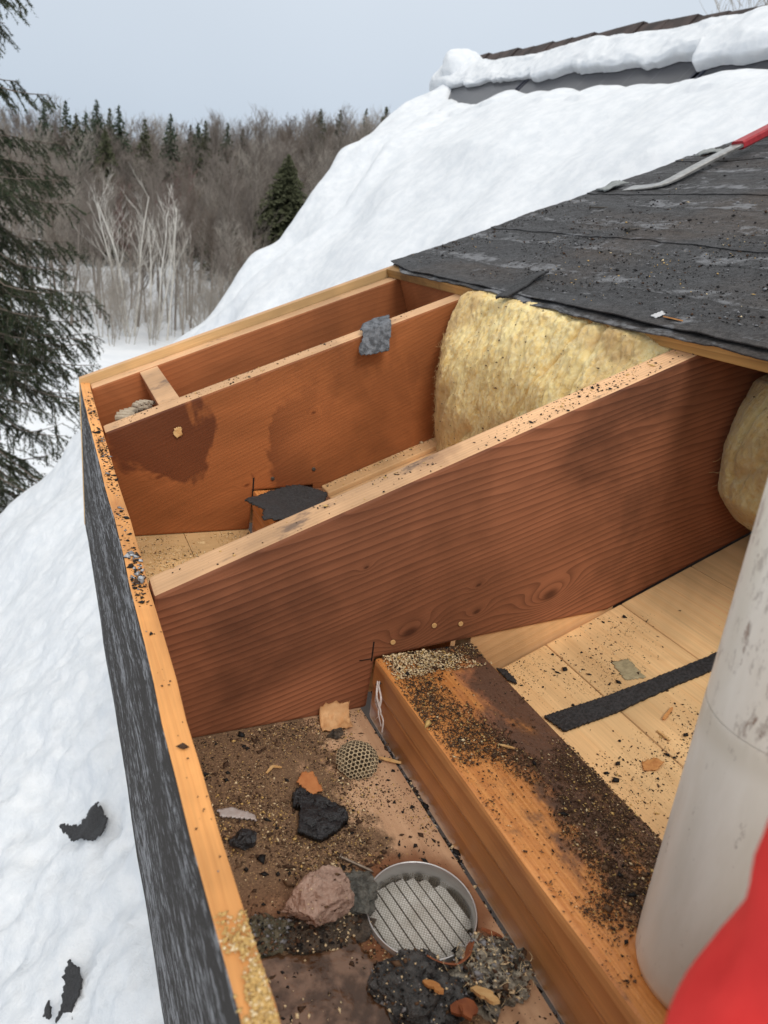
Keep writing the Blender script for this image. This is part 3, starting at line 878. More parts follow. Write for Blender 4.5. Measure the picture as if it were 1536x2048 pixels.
def batt(name, y0, y1, prof, seed, mat, label, amp=.014, edge=.05, strands=1500):
    """prof: list of (x, z) from the bottom front up and over to the back"""
    prof = np.array(prof); nk, nyy = 200, 280
    d = np.concatenate([[0], np.cumsum(np.linalg.norm(np.diff(prof, axis=0), axis=1))]); d /= d[-1]
    t = np.linspace(0, 1, nk)
    px, pz = np.interp(t, d, prof[:, 0]), np.interp(t, d, prof[:, 1])
    for _ in range(6):
        px[1:-1] = (px[:-2] + px[1:-1] * 2 + px[2:]) / 4; pz[1:-1] = (pz[:-2] + pz[1:-1] * 2 + pz[2:]) / 4
    yv = np.linspace(0, 1, nyy)
    Yn, Tn = np.meshgrid(yv, t, indexing='ij')
    X = np.repeat(px[None], nyy, 0); Z = np.repeat(pz[None], nyy, 0)
    Y = y0 + (y1 - y0) * Yn
    cx, cz = prof[:, 0].max(), prof[:, 1].mean()
    e = np.minimum(Yn, 1 - Yn) * (y1 - y0)
    k = np.sqrt(np.clip(1 - np.clip(1 - e / edge, 0, 1) ** 2, 0, 1))       # rounded sides
    X = cx + (X - cx) * (.66 + .34 * k)
    Z = cz + (Z - cz) * (.93 + .07 * k)
    n1 = fbm(Y * 8, Z * 8, X * 8, seed, 2); n2 = fbm(Y * 60, Z * 24, X * 60, seed + 3, 4, .65)
    folds = np.abs(fbm(Y * 13 + Z * 5, Z * 3, X * 3, seed + 5, 2))
    push = amp * n1 + amp * .18 * n2 + amp * .10 * fbm(Y * 230, Z * 90, X * 230, seed + 9, 3, .7) - amp * .7 * np.exp(-(folds / .07) ** 2)
    X = X - push; Z = Z + push * .35
    P = np.stack([X, Y, Z], -1)
    root = empty(name, (0, 0, 0), label, 'insulation', 'insulation batts under the roof deck')
    link('fibreglass', mesh('fibreglass', P.reshape(-1, 3), grid_faces(nyy, nk)[:, ::-1], mat, smooth=True), root)
    r = np.random.default_rng(seed)
    i, j = r.integers(4, nyy - 4, strands), r.integers(4, int(nk * .66), strands)
    A = P[i, j] - np.array([.0012, 0, -.0006])
    p0, p1 = [], []
    dirv = P[i, np.minimum(j + 3, nk - 1)] - P[i, j - 3]; dirv /= np.linalg.norm(dirv, axis=1)[:, None]
    dirv = dirv * r.choice((-1, 1), (strands, 1)) + r.normal(0, .5, (strands, 3)) * np.array([.25, 1.0, .6]); dirv /= np.linalg.norm(dirv, axis=1)[:, None]
    cur = A
    L = r.uniform(.002, .007, strands)
    for sgm in range(3):
        nx = cur + dirv * L[:, None]
        p0.append(cur); p1.append(nx); cur = nx
        dirv = dirv + r.normal(0, .35, dirv.shape); dirv /= np.linalg.norm(dirv, axis=1)[:, None]
    v, f = tubes(np.concatenate(p0), np.concatenate(p1), np.full(strands * 3, .00030), np.full(strands * 3, .00022), 3)
    tag(link('loose_fibres', mesh('loose_fibres', v, f, mat), root), kind='stuff')
    return P
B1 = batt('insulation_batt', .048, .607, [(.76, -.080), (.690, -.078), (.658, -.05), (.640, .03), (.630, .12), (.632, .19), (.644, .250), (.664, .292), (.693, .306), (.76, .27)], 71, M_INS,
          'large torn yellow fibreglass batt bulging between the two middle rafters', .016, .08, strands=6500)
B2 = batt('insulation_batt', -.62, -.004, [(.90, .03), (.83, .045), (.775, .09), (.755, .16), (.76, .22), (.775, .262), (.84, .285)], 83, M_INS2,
          'shade-darkened yellow fibreglass batt in the shaded bay behind the white pipe', .010, .09, strands=700)

# ------------------------------------------------------------------ grit materials and scatters
M_K_BLACK = simple('grit_black', (.012, .011, .011), rough=.7)
M_K_BROWN = simple('grit_brown', (.065, .035, .02), rough=.9)
M_K_UMBER = simple('grit_umber', (.13, .075, .042), rough=.9)
M_K_GOLD = simple('sawdust_gold', (.58, .38, .14), rough=.8)
M_K_PALE = simple('sawdust_pale', (.78, .62, .38), rough=.85)
M_K_GREY = simple('grit_grey', (.22, .22, .23), rough=.7)
M_ICE = simple('ice_bit', (.75, .77, .80), rough=.15, Transmission_Weight=.5)
GR = [M_K_BLACK, M_K_BROWN, M_K_UMBER, M_K_GOLD, M_K_PALE]
one = lambda x, y: np.ones_like(x)
def sof_d(x, y):
    n = fbm(x * 14, y * 14, seed=41, oct=4)
    clean = sstep(.16, .26, x) * .75
    hole = np.hypot(x - VC[0], y - VC[1]) > VR + .002
    return np.clip(.62 + n * .7 - clean, .04, 1) * hole
zS = lambda x, y: np.full_like(x, ZS)
scatter('soffit_grit', 22000, (.002, .262, -.46, -.002), sof_d, zS, (.00080, .45), GR, [.07, .38, .32, .15, .08], 'fine brown dirt and golden sawdust covering the soffit', 101)
scatter('soffit_crumbs', 420, (.004, .268, -.46, -.004), lambda x, y: np.clip(.4 + .7 * fbm(x * 11, y * 11, seed=43), .05, 1) * (np.hypot(x - VC[0], y - VC[1]) > VR + .004), zS, (.0024, .45), GR, [.40, .36, .18, .03, .03], 'dark crumbs lying among the dirt on the soffit', 103)
def gap_z(x, y): return np.full_like(x, ZS - .010)
scatter('gap_debris', 900, (.2635, .272, -.46, -.004), one, lambda x, y: ZS - .012 + .010 * np.clip(fbm(y * 25, x * 3, seed=2), -.3, 1), (.0022, .4), [M_K_BLACK, M_K_BROWN, M_K_GREY, M_K_PALE], [.35, .35, .2, .1], 'bits lodged in the gap between soffit and wall plate', 105)
ZP = -.1190
zP = lambda x, y: np.full_like(x, ZP)
def pl_d(x, y):
    n = fbm(x * 13, y * 11, seed=45, oct=4)
    side = sstep(.30, .40, x); lowd = sstep(-.10, -.26, y)
    b = n * .75 - .10 + side * (.50 + .45 * lowd) - .10
    b += .9 * sstep(-.055, -.01, y) * sstep(.30, .33, x)
    return np.clip(b, .015, 1)
scatter('plate_dirt', 46000, (.2745, .418, -.46, -.003), pl_d, zP, (.00062, .5), GR, [.06, .47, .37, .07, .03], 'dark brown dirt caked along the wall plate', 111)
scatter('plate_crumbs', 520, (.276, .416, -.46, -.003), lambda x, y: np.clip(pl_d(x, y) + .10, .05, 1), zP, (.0016, .55), GR, [.20, .50, .28, .01, .01], 'dark crumbs scattered over the wall plate', 113)
scatter('plate_sawdust', 2600, (.278, .418, -.055, -.003), lambda x, y: np.clip(.5 + fbm(x * 30, y * 30, seed=46) - .2 * (y < -.03), 0, 1), zP, (.0012, .35), [M_K_PALE, M_K_GOLD, M_K_UMBER, M_K_BLACK], [.62, .16, .10, .12], 'pale sawdust heaped where the plate meets the long rafter', 115, lift=1.0)
zC = lambda x, y: ceil_z(x)
def ce_d(x, y):
    n = fbm(x * 12, y * 12, seed=47, oct=4)
    return np.clip(.26 + n * .7 + .5 * sstep(.50, .42, x) + .25 * sstep(-.05, 0, y) - .7 * sstep(.64, .72, x), .012, 1)
scatter('ceiling_grit', 7000, (.424, .80, -.42, -.003), ce_d, zC, (.00065, .5), GR, [.20, .30, .24, .18, .08], 'specks of black grit and sawdust on the pine ceiling boards', 121)
scatter('ceiling_crumbs', 190, (.424, .78, -.40, -.004), ce_d, zC, (.0022, .5), GR, [.62, .28, .10, 0, 0], 'black crumbs on the pine ceiling boards', 123)
zF = lambda x, y: roof(x) + (felt_t(x, y, DT + .0053, 61) + lap(x)) * (CP + SP * TP)
scatter('felt_grit', 16000, (.72, 2.0, -.3, 1.0), lambda x, y: np.clip(.45 + fbm(x * 5, y * 5, seed=49) * .9, .05, 1), zF, (.0013, .5), [M_K_BLACK, M_K_BROWN, M_K_GREY, M_K_GOLD, M_K_PALE], [.60, .19, .19, .012, .008], 'loose mineral grit sprinkled over the black roofing felt', 131)
scatter('felt_crumbs', 170, (.72, 1.9, -.25, .99), lambda x, y: np.clip(.35 + fbm(x * 4, y * 4, seed=50) * .8, .05, 1), zF, (.0036, .45), [M_K_BLACK, M_K_BROWN, M_K_GREY], [.8, .1, .1], 'black lumps of old shingle lying on the felt', 133)
scatter('felt_sawdust', 260, (.70, 1.3, .1, .5), lambda x, y: np.clip(fbm(x * 7, y * 7, seed=52) * 1.6 - .2, 0, 1), zF, (.0013, .4), [M_K_GOLD, M_K_PALE, M_K_UMBER], [.5, .3, .2], 'yellow sawdust specks strewn over the felt', 135)
zT = lambda x, y: np.full_like(x, .0004)
def fa_d(x, y):
    g = .95 * np.exp(-((y - .07) / .06) ** 2) + .55 * np.exp(-((y - .94) / .06) ** 2) + .35 * sstep(.12, .3, y) * sstep(.95, .8, y)
    g += .12 * np.exp(-((y + .32) / .02) ** 2)
    return np.clip(g * (.7 + fbm(x * 30, y * 14, seed=53) * .9), .012, 1)
scatter('fascia_grit', 1500, (-.018, -.003, -.42, .99), fa_d, zT, (.0013, .55), [M_K_BLACK, M_K_BROWN, M_K_GREY], [.72, .2, .08], 'black grit along the top edge of the fascia', 141)
scatter('fascia_ice', 26, (-.017, -.003, .03, .11), one, zT, (.0034, .4), [M_ICE, M_K_GREY], [.6, .4], 'chips of ice among the grit on the fascia top', 143)
scatter('fascia_sawdust', 5200, (-.019, -.001, -.56, -.395), lambda x, y: sstep(-.39, -.44, y) * np.clip(.8 + fbm(x * 60, y * 40, seed=3), 0, 1), zT, (.0010, .4), [M_K_GOLD, M_K_PALE], [.82, .18], 'golden sawdust clinging to the near end of the fascia top', 145)
scatter('rafter_top_grit', 500, (.02, .70, .003, .042), lambda x, y: np.clip(.4 + fbm(x * 9, y * 9, seed=55), .05, 1), lambda x, y: roof(x), (.0011, .5), [M_K_BLACK, M_K_BROWN, M_K_GOLD], [.6, .2, .2], 'specks of grit along the top of the long rafter', 147)
scatter('second_rafter_grit', 260, (.02, .70, .613, .652), lambda x, y: np.clip(.4 + fbm(x * 9, y * 9, seed=57), .05, 1), lambda x, y: roof(x), (.0012, .5), [M_K_BLACK, M_K_BROWN, M_K_GOLD], [.5, .25, .25], 'specks of grit along the top of the second rafter', 148)
scatter('second_bay_sawdust', 2600, (.01, .265, .3, .605), lambda x, y: np.clip(.5 + fbm(x * 12, y * 12, seed=59), .1, 1), lambda x, y: np.full_like(x, -.2062), (.0014, .35), [M_K_PALE, M_K_GOLD, M_K_UMBER, M_K_BLACK], [.42, .36, .17, .05], 'sawdust lying on the soffit of the second bay', 149)
scatter('strip_sawdust', 260, (.42, .72, .57, .607), lambda x, y: sstep(.585, .606, y) * .9 + .1, lambda x, y: -.1145 + TP * (x - .42), (.0015, .4), [M_K_PALE, M_K_GOLD, M_K_UMBER, M_K_BLACK], [.3, .3, .3, .1], 'sawdust heaped along the strip under the second rafter', 150)
def batt_bits():
    r = np.random.default_rng(9)
    C = []; 
    for P, n in ((B1, 300), (B2, 110)):
        i, j = r.integers(4, P.shape[0] - 4, n), r.integers(6, P.shape[1] - 10, n)
        C.append(P[i, j] + np.array([-.0008, 0, .0005]))
    C = np.concatenate(C); s = np.clip(np.exp(r.normal(np.log(.0013), .5, len(C))), .0006, .005)
    v, f = crumbs(C, s, 77)
    o = link('batt_specks', mesh('batt_specks', v, f, [M_K_BLACK, M_K_BROWN, M_K_UMBER], midx=np.repeat(r.integers(0, 3, len(C)), 8)))
    tag(o, 'dark specks of grit caught on the yellow insulation', 'debris', kind='stuff')
batt_bits()

# ------------------------------------------------------------------ paper wasp nest
M_NEST = Mat('wasp_paper')
_n = M_NEST.noise(scale=220, detail=4)
M_NEST.set('Base Color', M_NEST.mix(_n.step(.3, .7), (.50, .38, .23), (.74, .61, .40))); M_NEST.set('Roughness', .95)
M_NEST.bump(M_NEST.noise(scale=600), .4, .001)
M_NEST = M_NEST.m
M_NESTD = simple('wasp_paper_dark', (.10, .073, .045), (.19, .14, .09), 200, .95)
def wasp_nest():
    c = Vector((.2165, -.0965, ZS))
    t = empty('wasp_nest', c, 'small grey paper wasp nest with open hexagonal cells on the dirty soffit', 'wasp nest')
    ico('core', (0, 0, .004), .020, M_NESTD, 3, (1.0, .95, .72), .08, 2, 3, t)
    k = 6; ro, ri, L = .00285, .00235, .012
    P = []
    for (r, z) in ((ro * .8, -L), (ro, 0), (ri, 0), (ri * .8, -L * .8)):
        P += [(r * math.cos(a * math.pi / 3), r * math.sin(a * math.pi / 3), z) for a in range(k)]
    F = []
    for b in range(3):
        for i in range(k):
            j = (i + 1) % k
            F.append((b * k + i, b * k + j, (b + 1) * k + j, (b + 1) * k + i))
    F.append(tuple(range(3 * k, 4 * k)))
    cell = mesh('cell', P, F, [M_NEST, M_NESTD], midx=[0] * 12 + [1] * 7)  # cell insides take the dark slot: hole shade put into the colour
    r = random.Random(4)
    R = .0262
    tilt = Vector((-.10, -.42, 1)).normalized()
    q0 = Vector((0, 0, 1)).rotation_difference(tilt)
    for iy in range(-6, 7):
        for ix in range(-6, 7):
            u = (ix + (iy % 2) * .5) * .00525; w = iy * .00455
            d = math.hypot(u, w)
            if d > .030: continue
            th = d / R * 1.06; ph = math.atan2(w, u)
            n = Vector((math.sin(th) * math.cos(ph), math.sin(th) * math.sin(ph), math.cos(th)))
            n = q0 @ n
            if n.z < -.15: continue
            p = Vector((n.x * R, n.y * R, n.z * R * .86)) * (1 + r.uniform(-.035, .02)) + Vector((0, 0, .004))
            n2 = (n * .8 + tilt * .35).normalized()
            o = link('cell', cell, t)
            o.location = p; o.rotation_mode = 'QUATERNION'; o.rotation_quaternion = Vector((0, 0, 1)).rotation_difference(n2)
            s = r.uniform(.95, 1.06); o.scale = (s, s, s)
wasp_nest()
def nest_frag(c, sc, rz, label, n=6):
    t = empty('nest_fragment', c, label, 'nest fragment', 'broken nest pieces in the far bay')
    for i in range(n):
        bm = bmesh.new()
        bmesh.ops.create_cone(bm, cap_ends=True, segments=8, radius1=.006, radius2=.0048, depth=.03)
        for v in bm.verts: v.co.z += .0015 * math.sin(v.co.x * 900)
        me = bpy.data.meshes.new('cell_row'); bm.to_mesh(me); bm.free(); me.materials.append(M_MUD)
        o = link('cell_row', me, t); o.location = ((i - n / 2) * .0095 * sc, .004 * math.sin(i), .012); o.rotation_euler = (1.1 + .05 * i, .1, .15 * i); o.scale = (sc, sc, sc)
    t.rotation_euler = (.3, -.2, rz)
    return t
M_MUD = simple('grey_mud', (.50, .42, .32), (.36, .29, .21), 90, .95, .5, .002)
nest_frag((.070, .80, -.022), 1.25, .9, 'ribbed grey nest fragment in the far corner bay beside the fascia', 6)
nest_frag((.090, .77, .002), .9, .2, 'smaller pale nest fragment against the lookout block in the far bay', 4)

# ------------------------------------------------------------------ torn felt, chips, stone, nails
def tar_mat(name, c0, c1, rough=.45, bd=.003, sc=130):
    m = Mat(name)
    n = m.noise(scale=sc, detail=5, rough=.65)
    m.set('Base Color', m.mix(n.step(.35, .65), c0, c1)); m.set('Roughness', rough); m.set('Specular IOR Level', .5)
    m.bump(n + m.noise(scale=sc * 5, detail=3) * .5, .9, bd)
    return m.m
M_TARW = tar_mat('wet_tar', (.010, .011, .013), (.028, .031, .036), .30)
M_TARD = tar_mat('dry_felt', (.018, .018, .019), (.050, .050, .053), .75, .003, 260)
M_TARG = tar_mat('grey_felt', (.045, .048, .055), (.17, .18, .20), .7, .003, 90)
M_TARB = tar_mat('sodden_felt', (.020, .021, .022), (.10, .10, .098), .5, .006, 110)

def scrap(name, poly, place, m, label, cat, res=.0022, thick=.003, seed=1, group=None):
    P = np.array(poly); b = (P[:, 0].min(), P[:, 0].max(), P[:, 1].min(), P[:, 1].max())
    v, f = shell(inpoly(poly), res, b, place, thick, .3, seed)
    o = link(name, mesh(name, v, f, m, smooth=False))
    return tag(o, label, cat, group)

TAR = [(.1286, -.1275), (.1387, -.1215), (.150, -.133), (.1758, -.1648), (.1722, -.1782), (.158, -.188), (.1378, -.1935), (.1179, -.1783), (.1255, -.1634), (.131, -.150), (.124, -.140)]
scrap('tar_chunk', TAR, lambda u, v: np.stack([u, v, ZS + .0025 + .0013 * fbm(u * 90, v * 90, seed=5, oct=3) + .05 * np.maximum(v + .150, 0) ** 1.2], -1), M_TARW,
      'glossy black wedge of wet shingle lying on the dirty soffit', 'shingle scrap', .0016, .0075, 5)
scrap('wood_flake', [(.138, -.112), (.148, -.101), (.160, -.104), (.163, -.128), (.150, -.130)], lambda u, v: np.stack([u, v, ZS + .003 + .25 * (v + .13)], -1), simple('flake_orange', (.50, .20, .07), (.40, .14, .045), 80, .7),
      'flat orange wood flake tucked behind the black shingle wedge', 'wood flake', .0018, .0015, 6)
M_ICEP = simple('cloudy_ice', (.62, .52, .48), (.74, .70, .68), 120, .12, .3, .002, Transmission_Weight=.35)
scrap('ice_shard', [(.047, -.122), (.062, -.121), (.082, -.138), (.083, -.147), (.066, -.138), (.050, -.131)], lambda u, v: np.stack([u, v, ZS + .002 + .001 * fbm(u * 90, v * 90, seed=8)], -1), M_ICEP,
      'long clear ice shard on the dirt beside the fascia', 'ice shard', .0018, .0022, 7)
o = ico('tar_lump', (.0645, -.1695, ZS + .006), .011, M_TARW, 12, (1.15, .9, .75), .35, 1.6, 3)
tag(o, 'small black tar lump near the fascia', 'tar lump')
M_STONE = Mat('pinkish_mortar')
_a = M_STONE.noise(scale=60, detail=6, rough=.7); _b = M_STONE.noise(scale=400, detail=4)
M_STONE.set('Base Color', M_STONE.mix(_a.step(.3, .7), (.36, .235, .18), (.50, .35, .28))); M_STONE.set('Roughness', .95)
M_STONE.bump(_a + _b * .5, .9, .004); M_STONE = M_STONE.m
o = ico('mortar_lump', (.107, -.268, ZS + .014), .033, M_STONE, 29, (1.0, .95, .95), .11, 1.15, 5, rotz=.9, oct=6, facets=11)
tag(o, 'rough pinkish brown lump of mortar beside the round vent', 'mortar lump')
M_MUSH = tar_mat('dark_mush', (.022, .017, .013), (.12, .09, .065), .4, .006, 110)
M_MUSHG = tar_mat('grey_mush', (.06, .062, .055), (.17, .17, .15), .45, .005, 120)
o = ico('grey_clod', (.147, -.262, ZS + .006), .023, M_MUSHG, 33, (.85, .95, .5), .35, 1.8, 4); tag(o, 'dark grey clod between the mortar lump and the vent', 'clod')
o = ico('mud_clod', (.104, -.286, ZS + .001), .036, M_MUSH, 35, (1.15, .7, .28), .35, 1.8, 4); tag(o, 'wet dark mud clod underneath the mortar lump', 'clod')
o = ico('green_clod', (.053, -.277, ZS + .002), .024, tar_mat('mossy_mush', (.05, .045, .025), (.17, .15, .10), .6, .005, 160), 37, (1.0, .8, .5), .35, 2, 4); tag(o, 'mossy olive clod against the fascia', 'clod')
# frozen puddle
M_PUD = Mat('frozen_puddle')
_a = M_PUD.noise(scale=26, detail=5, dist=.8); _b = M_PUD.noise(scale=90, detail=4)
M_PUD.set('Base Color', M_PUD.mix((_a * .6 + _b * .4).step(.42, .60), (.085, .040, .018), (.26, .15, .095))); M_PUD.set('Roughness', .10); M_PUD.set('Specular IOR Level', .35)
M_PUD.set('Transmission Weight', .25); M_PUD.bump(_a + _b * .5, .6, .004); M_PUD = M_PUD.m
scrap('frozen_puddle', [(.010, -.292), (.060, -.296), (.085, -.305), (.130, -.302), (.138, -.33), (.128, -.36), (.150, -.40), (.02, -.41), (.004, -.36)], lambda u, v: np.stack([u, v, ZS + .0012 + .0016 * fbm(u * 25, v * 25, seed=15, oct=3)], -1), M_PUD,
      'brown frozen puddle at the near end of the soffit', 'puddle', .003, .003, 9)
# sodden felt and fluff lumps in front of the vent
o = ico('felt_wad', (.163, -.368, ZS + .004), .040, M_TARB, 47, (1.0, .80, .42), .24, 1.5, 5, rotz=-.5, oct=7); tag(o, 'dark grey wad of sodden felt overlapping the vent rim', 'felt wad')
M_FLUFF = tar_mat('dirty_fluff', (.05, .042, .03), (.42, .38, .30), .9, .008, 110)
o = ico('fluff_wad', (.229, -.376, ZS + .003), .034, M_FLUFF, 53, (1.0, .8, .46), .45, 2.2, 5, oct=7); tag(o, 'dirty greyish clump of wet fluff right of the dark felt wad', 'fluff')
def surface_bits(o, n, size, mats, seed, label, strands=0):
    r = np.random.default_rng(seed); vs = np.array([v.co for v in o.data.vertices]) + np.array(o.location)
    vs = vs[vs[:, 2] > ZS + .004]
    C = vs[r.integers(0, len(vs), n)] + np.array([0, 0, .0004]); s = np.clip(np.exp(r.normal(np.log(size), .5, n)), size * .4, size * 3.5)
    v, f = crumbs(C, s, seed + 1)
    tag(link('clod_specks', mesh('clod_specks', v, f, mats, midx=np.repeat(r.integers(0, len(mats), n), 8))), label, 'debris', kind='stuff')
    if strands:
        A = vs[r.integers(0, len(vs), strands)]; d = r.normal(0, 1, (strands, 3)); d[:, 2] = np.abs(d[:, 2]); d /= np.linalg.norm(d, axis=1)[:, None]
        p0, p1 = [], []
        for k in range(3):
            B = A + d * r.uniform(.002, .005, (strands, 1)); p0.append(A); p1.append(B); A = B; d = d + r.normal(0, .7, d.shape); d /= np.linalg.norm(d, axis=1)[:, None]
        v, f = tubes(np.concatenate(p0), np.concatenate(p1), np.full(strands * 3, .0003), np.full(strands * 3, .0002), 3)
        tag(link('fluff_fibres', mesh('fluff_fibres', v, f, mats[0])), 'pale fibres sticking out of the wet fluff clump', 'debris', kind='stuff')
surface_bits(bpy.data.objects['felt_wad'], 500, .0011, [M_K_PALE, M_K_BLACK, M_K_UMBER, M_K_GREY, M_K_BLACK], 201, 'pale flecks stuck to the sodden felt wad')
surface_bits(bpy.data.objects['fluff_wad'], 900, .0014, [M_K_PALE, M_K_UMBER, M_K_GREY, M_K_BROWN, M_K_BLACK], 205, 'bits tangled in the wet fluff clump', 90)
surface_bits(bpy.data.objects['mud_clod'], 500, .0013, [M_K_BROWN, M_K_BLACK, M_K_UMBER, M_K_PALE], 207, 'grit stuck in the wet mud clod')
surface_bits(bpy.data.objects['green_clod'], 400, .0012, [M_K_UMBER, M_K_GREY, M_K_BLACK], 209, 'grit stuck in the mossy clod')
surface_bits(bpy.data.objects['mortar_lump'], 140, .0010, [M_K_UMBER, M_K_BROWN, M_K_PALE], 215, 'dust and grains stuck to the mortar lump')
surface_bits(bpy.data.objects['frozen_puddle'], 160, .0013, [M_K_PALE, M_K_BLACK, M_K_BROWN], 211, 'specks frozen onto the brown puddle')
def curl_strip(name, pts, w, m, label, cat, up=.6, thick=.0012, group=None):
    pts = np.array(pts, float); n = 24
    d = np.concatenate([[0], np.cumsum(np.linalg.norm(np.diff(pts, axis=0), axis=1))]); d /= d[-1]; t = np.linspace(0, 1, n)
    P = np.stack([np.interp(t, d, pts[:, k]) for k in range(3)], 1)
    for _ in range(3): P[1:-1] = (P[:-2] + 2 * P[1:-1] + P[2:]) / 4
    tg = np.gradient(P, axis=0); tg /= np.linalg.norm(tg, axis=1)[:, None]
    side = np.cross(tg, np.array([0, 0, 1.])); side /= np.linalg.norm(side, axis=1)[:, None]
    wd = side * (1 - up) + np.array([0, 0, 1.]) * up; wd /= np.linalg.norm(wd, axis=1)[:, None]
    ww = w * (.35 + .65 * np.sin(np.clip(t, .04, .96) * math.pi) ** .5) * (1 + .2 * fbm(t * 6, t * 0, seed=int(w * 1e5), oct=2))
    nrm = np.cross(tg, wd)
    q = [P - wd * ww[:, None] / 2, P + wd * ww[:, None] / 2]
    v = np.stack([q[0] + nrm * thick / 2, q[1] + nrm * thick / 2, q[1] - nrm * thick / 2, q[0] - nrm * thick / 2], 1).reshape(-1, 3)
    F = []
    for i in range(n - 1):
        for j in range(4): F.append((i * 4 + j, i * 4 + (j + 1) % 4, i * 4 + 4 + (j + 1) % 4, i * 4 + 4 + j))
    F += [(0, 3, 2, 1), tuple((n - 1) * 4 + j for j in range(4))]
    o = link(name, mesh(name, v, F, m)); return tag(o, label, cat, group)
M_BARK = simple('bark_brown', (.30, .10, .04), (.20, .06, .025), 90, .6, .4)
M_SPLIN = simple('splinter', (.72, .48, .22), (.60, .34, .13), 120, .7, .3)
M_SPLINO = simple('splinter_orange', (.62, .30, .10), (.46, .19, .06), 120, .7, .3)
curl_strip('bark_curl', [(.176, -.350, ZS + .020), (.184, -.356, ZS + .016), (.200, -.362, ZS + .012), (.214, -.357, ZS + .013), (.224, -.346, ZS + .011), (.238, -.341, ZS + .005)], .011, M_BARK, 'curled brown bark strip lying over the vent rim', 'bark strip')
curl_strip('bark_curl', [(.243, -.335, ZS + .006), (.254, -.345, ZS + .005), (.260, -.357, ZS + .003)], .007, M_BARK, 'short brown bark strip beside the wall plate near the fluff', 'bark strip', .3)
curl_strip('splinter', [(.164, -.368, ZS + .018), (.168, -.380, ZS + .026), (.166, -.390, ZS + .033)], .008, M_SPLINO, 'orange wood splinter stuck in the dark felt wad', 'splinter', .2, .002)
curl_strip('splinter', [(.202, -.386, ZS + .016), (.203, -.400, ZS + .027), (.202, -.414, ZS + .037)], .011, M_SPLIN, 'broad yellow wood splinter at the bottom edge of the photo', 'splinter', .1, .0025)
curl_strip('splinter', [(.176, -.394, ZS + .014), (.188, -.400, ZS + .020), (.181, -.408, ZS + .022)], .014, M_BARK, 'reddish brown splinter between the two upright ones', 'splinter', .2, .0025)
curl_strip('splinter', [(.2445, -.0975, ZS + .005), (.268, -.1125, ZS + .0035)], .0045, M_SPLIN, 'thin pale splinter to the right of the wasp nest', 'splinter', .1, .0015)
curl_strip('splinter', [(.112, -.082, ZS + .002), (.121, -.076, ZS + .005), (.131, -.079, ZS + .003)], .003, M_SPLIN, 'thin curved splinter on the dirt near the fascia', 'splinter', .2, .0012)
# curled wood chip by the long rafter
def chip():
    n, mm = 26, 18
    U, W_ = np.meshgrid(np.linspace(0, 1, n), np.linspace(-.5, .5, mm), indexing='ij')
    jag = 1 + .05 * fbm(W_ * 9, W_ * 0, seed=6, oct=3)
    a = U * 2.3 - .6
    R = .020
    x = .216 + W_ * .040 + .006 * U
    y = -.028 + R * np.sin(a) * jag
    z = ZS + .004 + R * (1 - np.cos(a)) * jag * .95
    z = z + .003 * fbm(U * 5, W_ * 7, seed=7)
    top = np.stack([x, y, z], -1).reshape(-1, 3); nn = n * mm
    v = np.concatenate([top, top + np.array([.0, .0012, -.0014])]); g = grid_faces(n, mm)
    b = []
    for i in range(n - 1): b += [(i * mm, (i + 1) * mm, (i + 1) * mm + nn, i * mm + nn), (i * mm + mm - 1, (i + 1) * mm + mm - 1, (i + 1) * mm + mm - 1 + nn, i * mm + mm - 1 + nn)]
    for j in range(mm - 1): b += [(j, j + 1, j + 1 + nn, j + nn), ((n - 1) * mm + j, (n - 1) * mm + j + 1, (n - 1) * mm + j + 1 + nn, (n - 1) * mm + j + nn)]
    F = np.concatenate([g, g[:, ::-1] + nn, np.array(b)])
    o = link('wood_chip', mesh('wood_chip', v, F, simple('chip_wood', (.66, .40, .20), (.56, .30, .13), 60, .75, .4), smooth=False))
    tag(o, 'curled pale wood chip lying against the long rafter behind the wasp nest', 'wood chip')
chip()
o = ico('dirt_clod', (.213, -.042, ZS + .004), .0085, M_MUSH, 61, (1.1, .8, .7), .4, 1.8, 3); tag(o, 'small dark dirt clod on the curled wood chip', 'clod')

# nails
M_NAIL = simple('nail_steel', (.32, .27, .22), (.20, .14, .10), 200, .42, .3, Metallic=.75)
M_NAILD = simple('nail_dark', (.06, .055, .05), (.10, .085, .07), 200, .5, .3, Metallic=.5)
def nail(head, tip, r, m, label, group=None, hr=2.3):
    h, t = Vector(head), Vector(tip); d = (t - h); L = d.length; d.normalize()
    root = empty('nail', h, label, 'nail', group)
    root.rotation_mode = 'QUATERNION'; root.rotation_quaternion = Vector((0, 0, 1)).rotation_difference(d)
    def lathe(name, prof, n=12):
        v = [(a * math.cos(2 * math.pi * i / n), a * math.sin(2 * math.pi * i / n), z) for a, z in prof for i in range(n)]
        F = [(j * n + i, j * n + (i + 1) % n, (j + 1) * n + (i + 1) % n, (j + 1) * n + i) for j in range(len(prof) - 1) for i in range(n)]
        F += [tuple(range(n))[::-1], tuple(range((len(prof) - 1) * n, len(prof) * n))]
        link(name, mesh(name, v, F, m), root)
    lathe('head', [(r * hr * .8, -.0009), (r * hr, -.0004), (r * hr, .0004), (r, .0012)])
    lathe('shank', [(r, .0012), (r, L * .5), (r, L * .92), (r * .15, L)])
    return root
nail((.149, -.2193, ZS + .0055), (.1745, -.2440, ZS + .0028), .0016, M_NAIL, 'bent steel nail lying on the soffit above the vent')
zf = lambda x: roof(x) + (DT + .0115) * CP
nail((1.1344, .8252, zf(1.1344) + .006), (1.160, .788, zf(1.160) - .001), .0018, M_NAILD, 'roofing nail lying on the felt nearest the pry bar tip', 'roofing nails on the felt', 3)
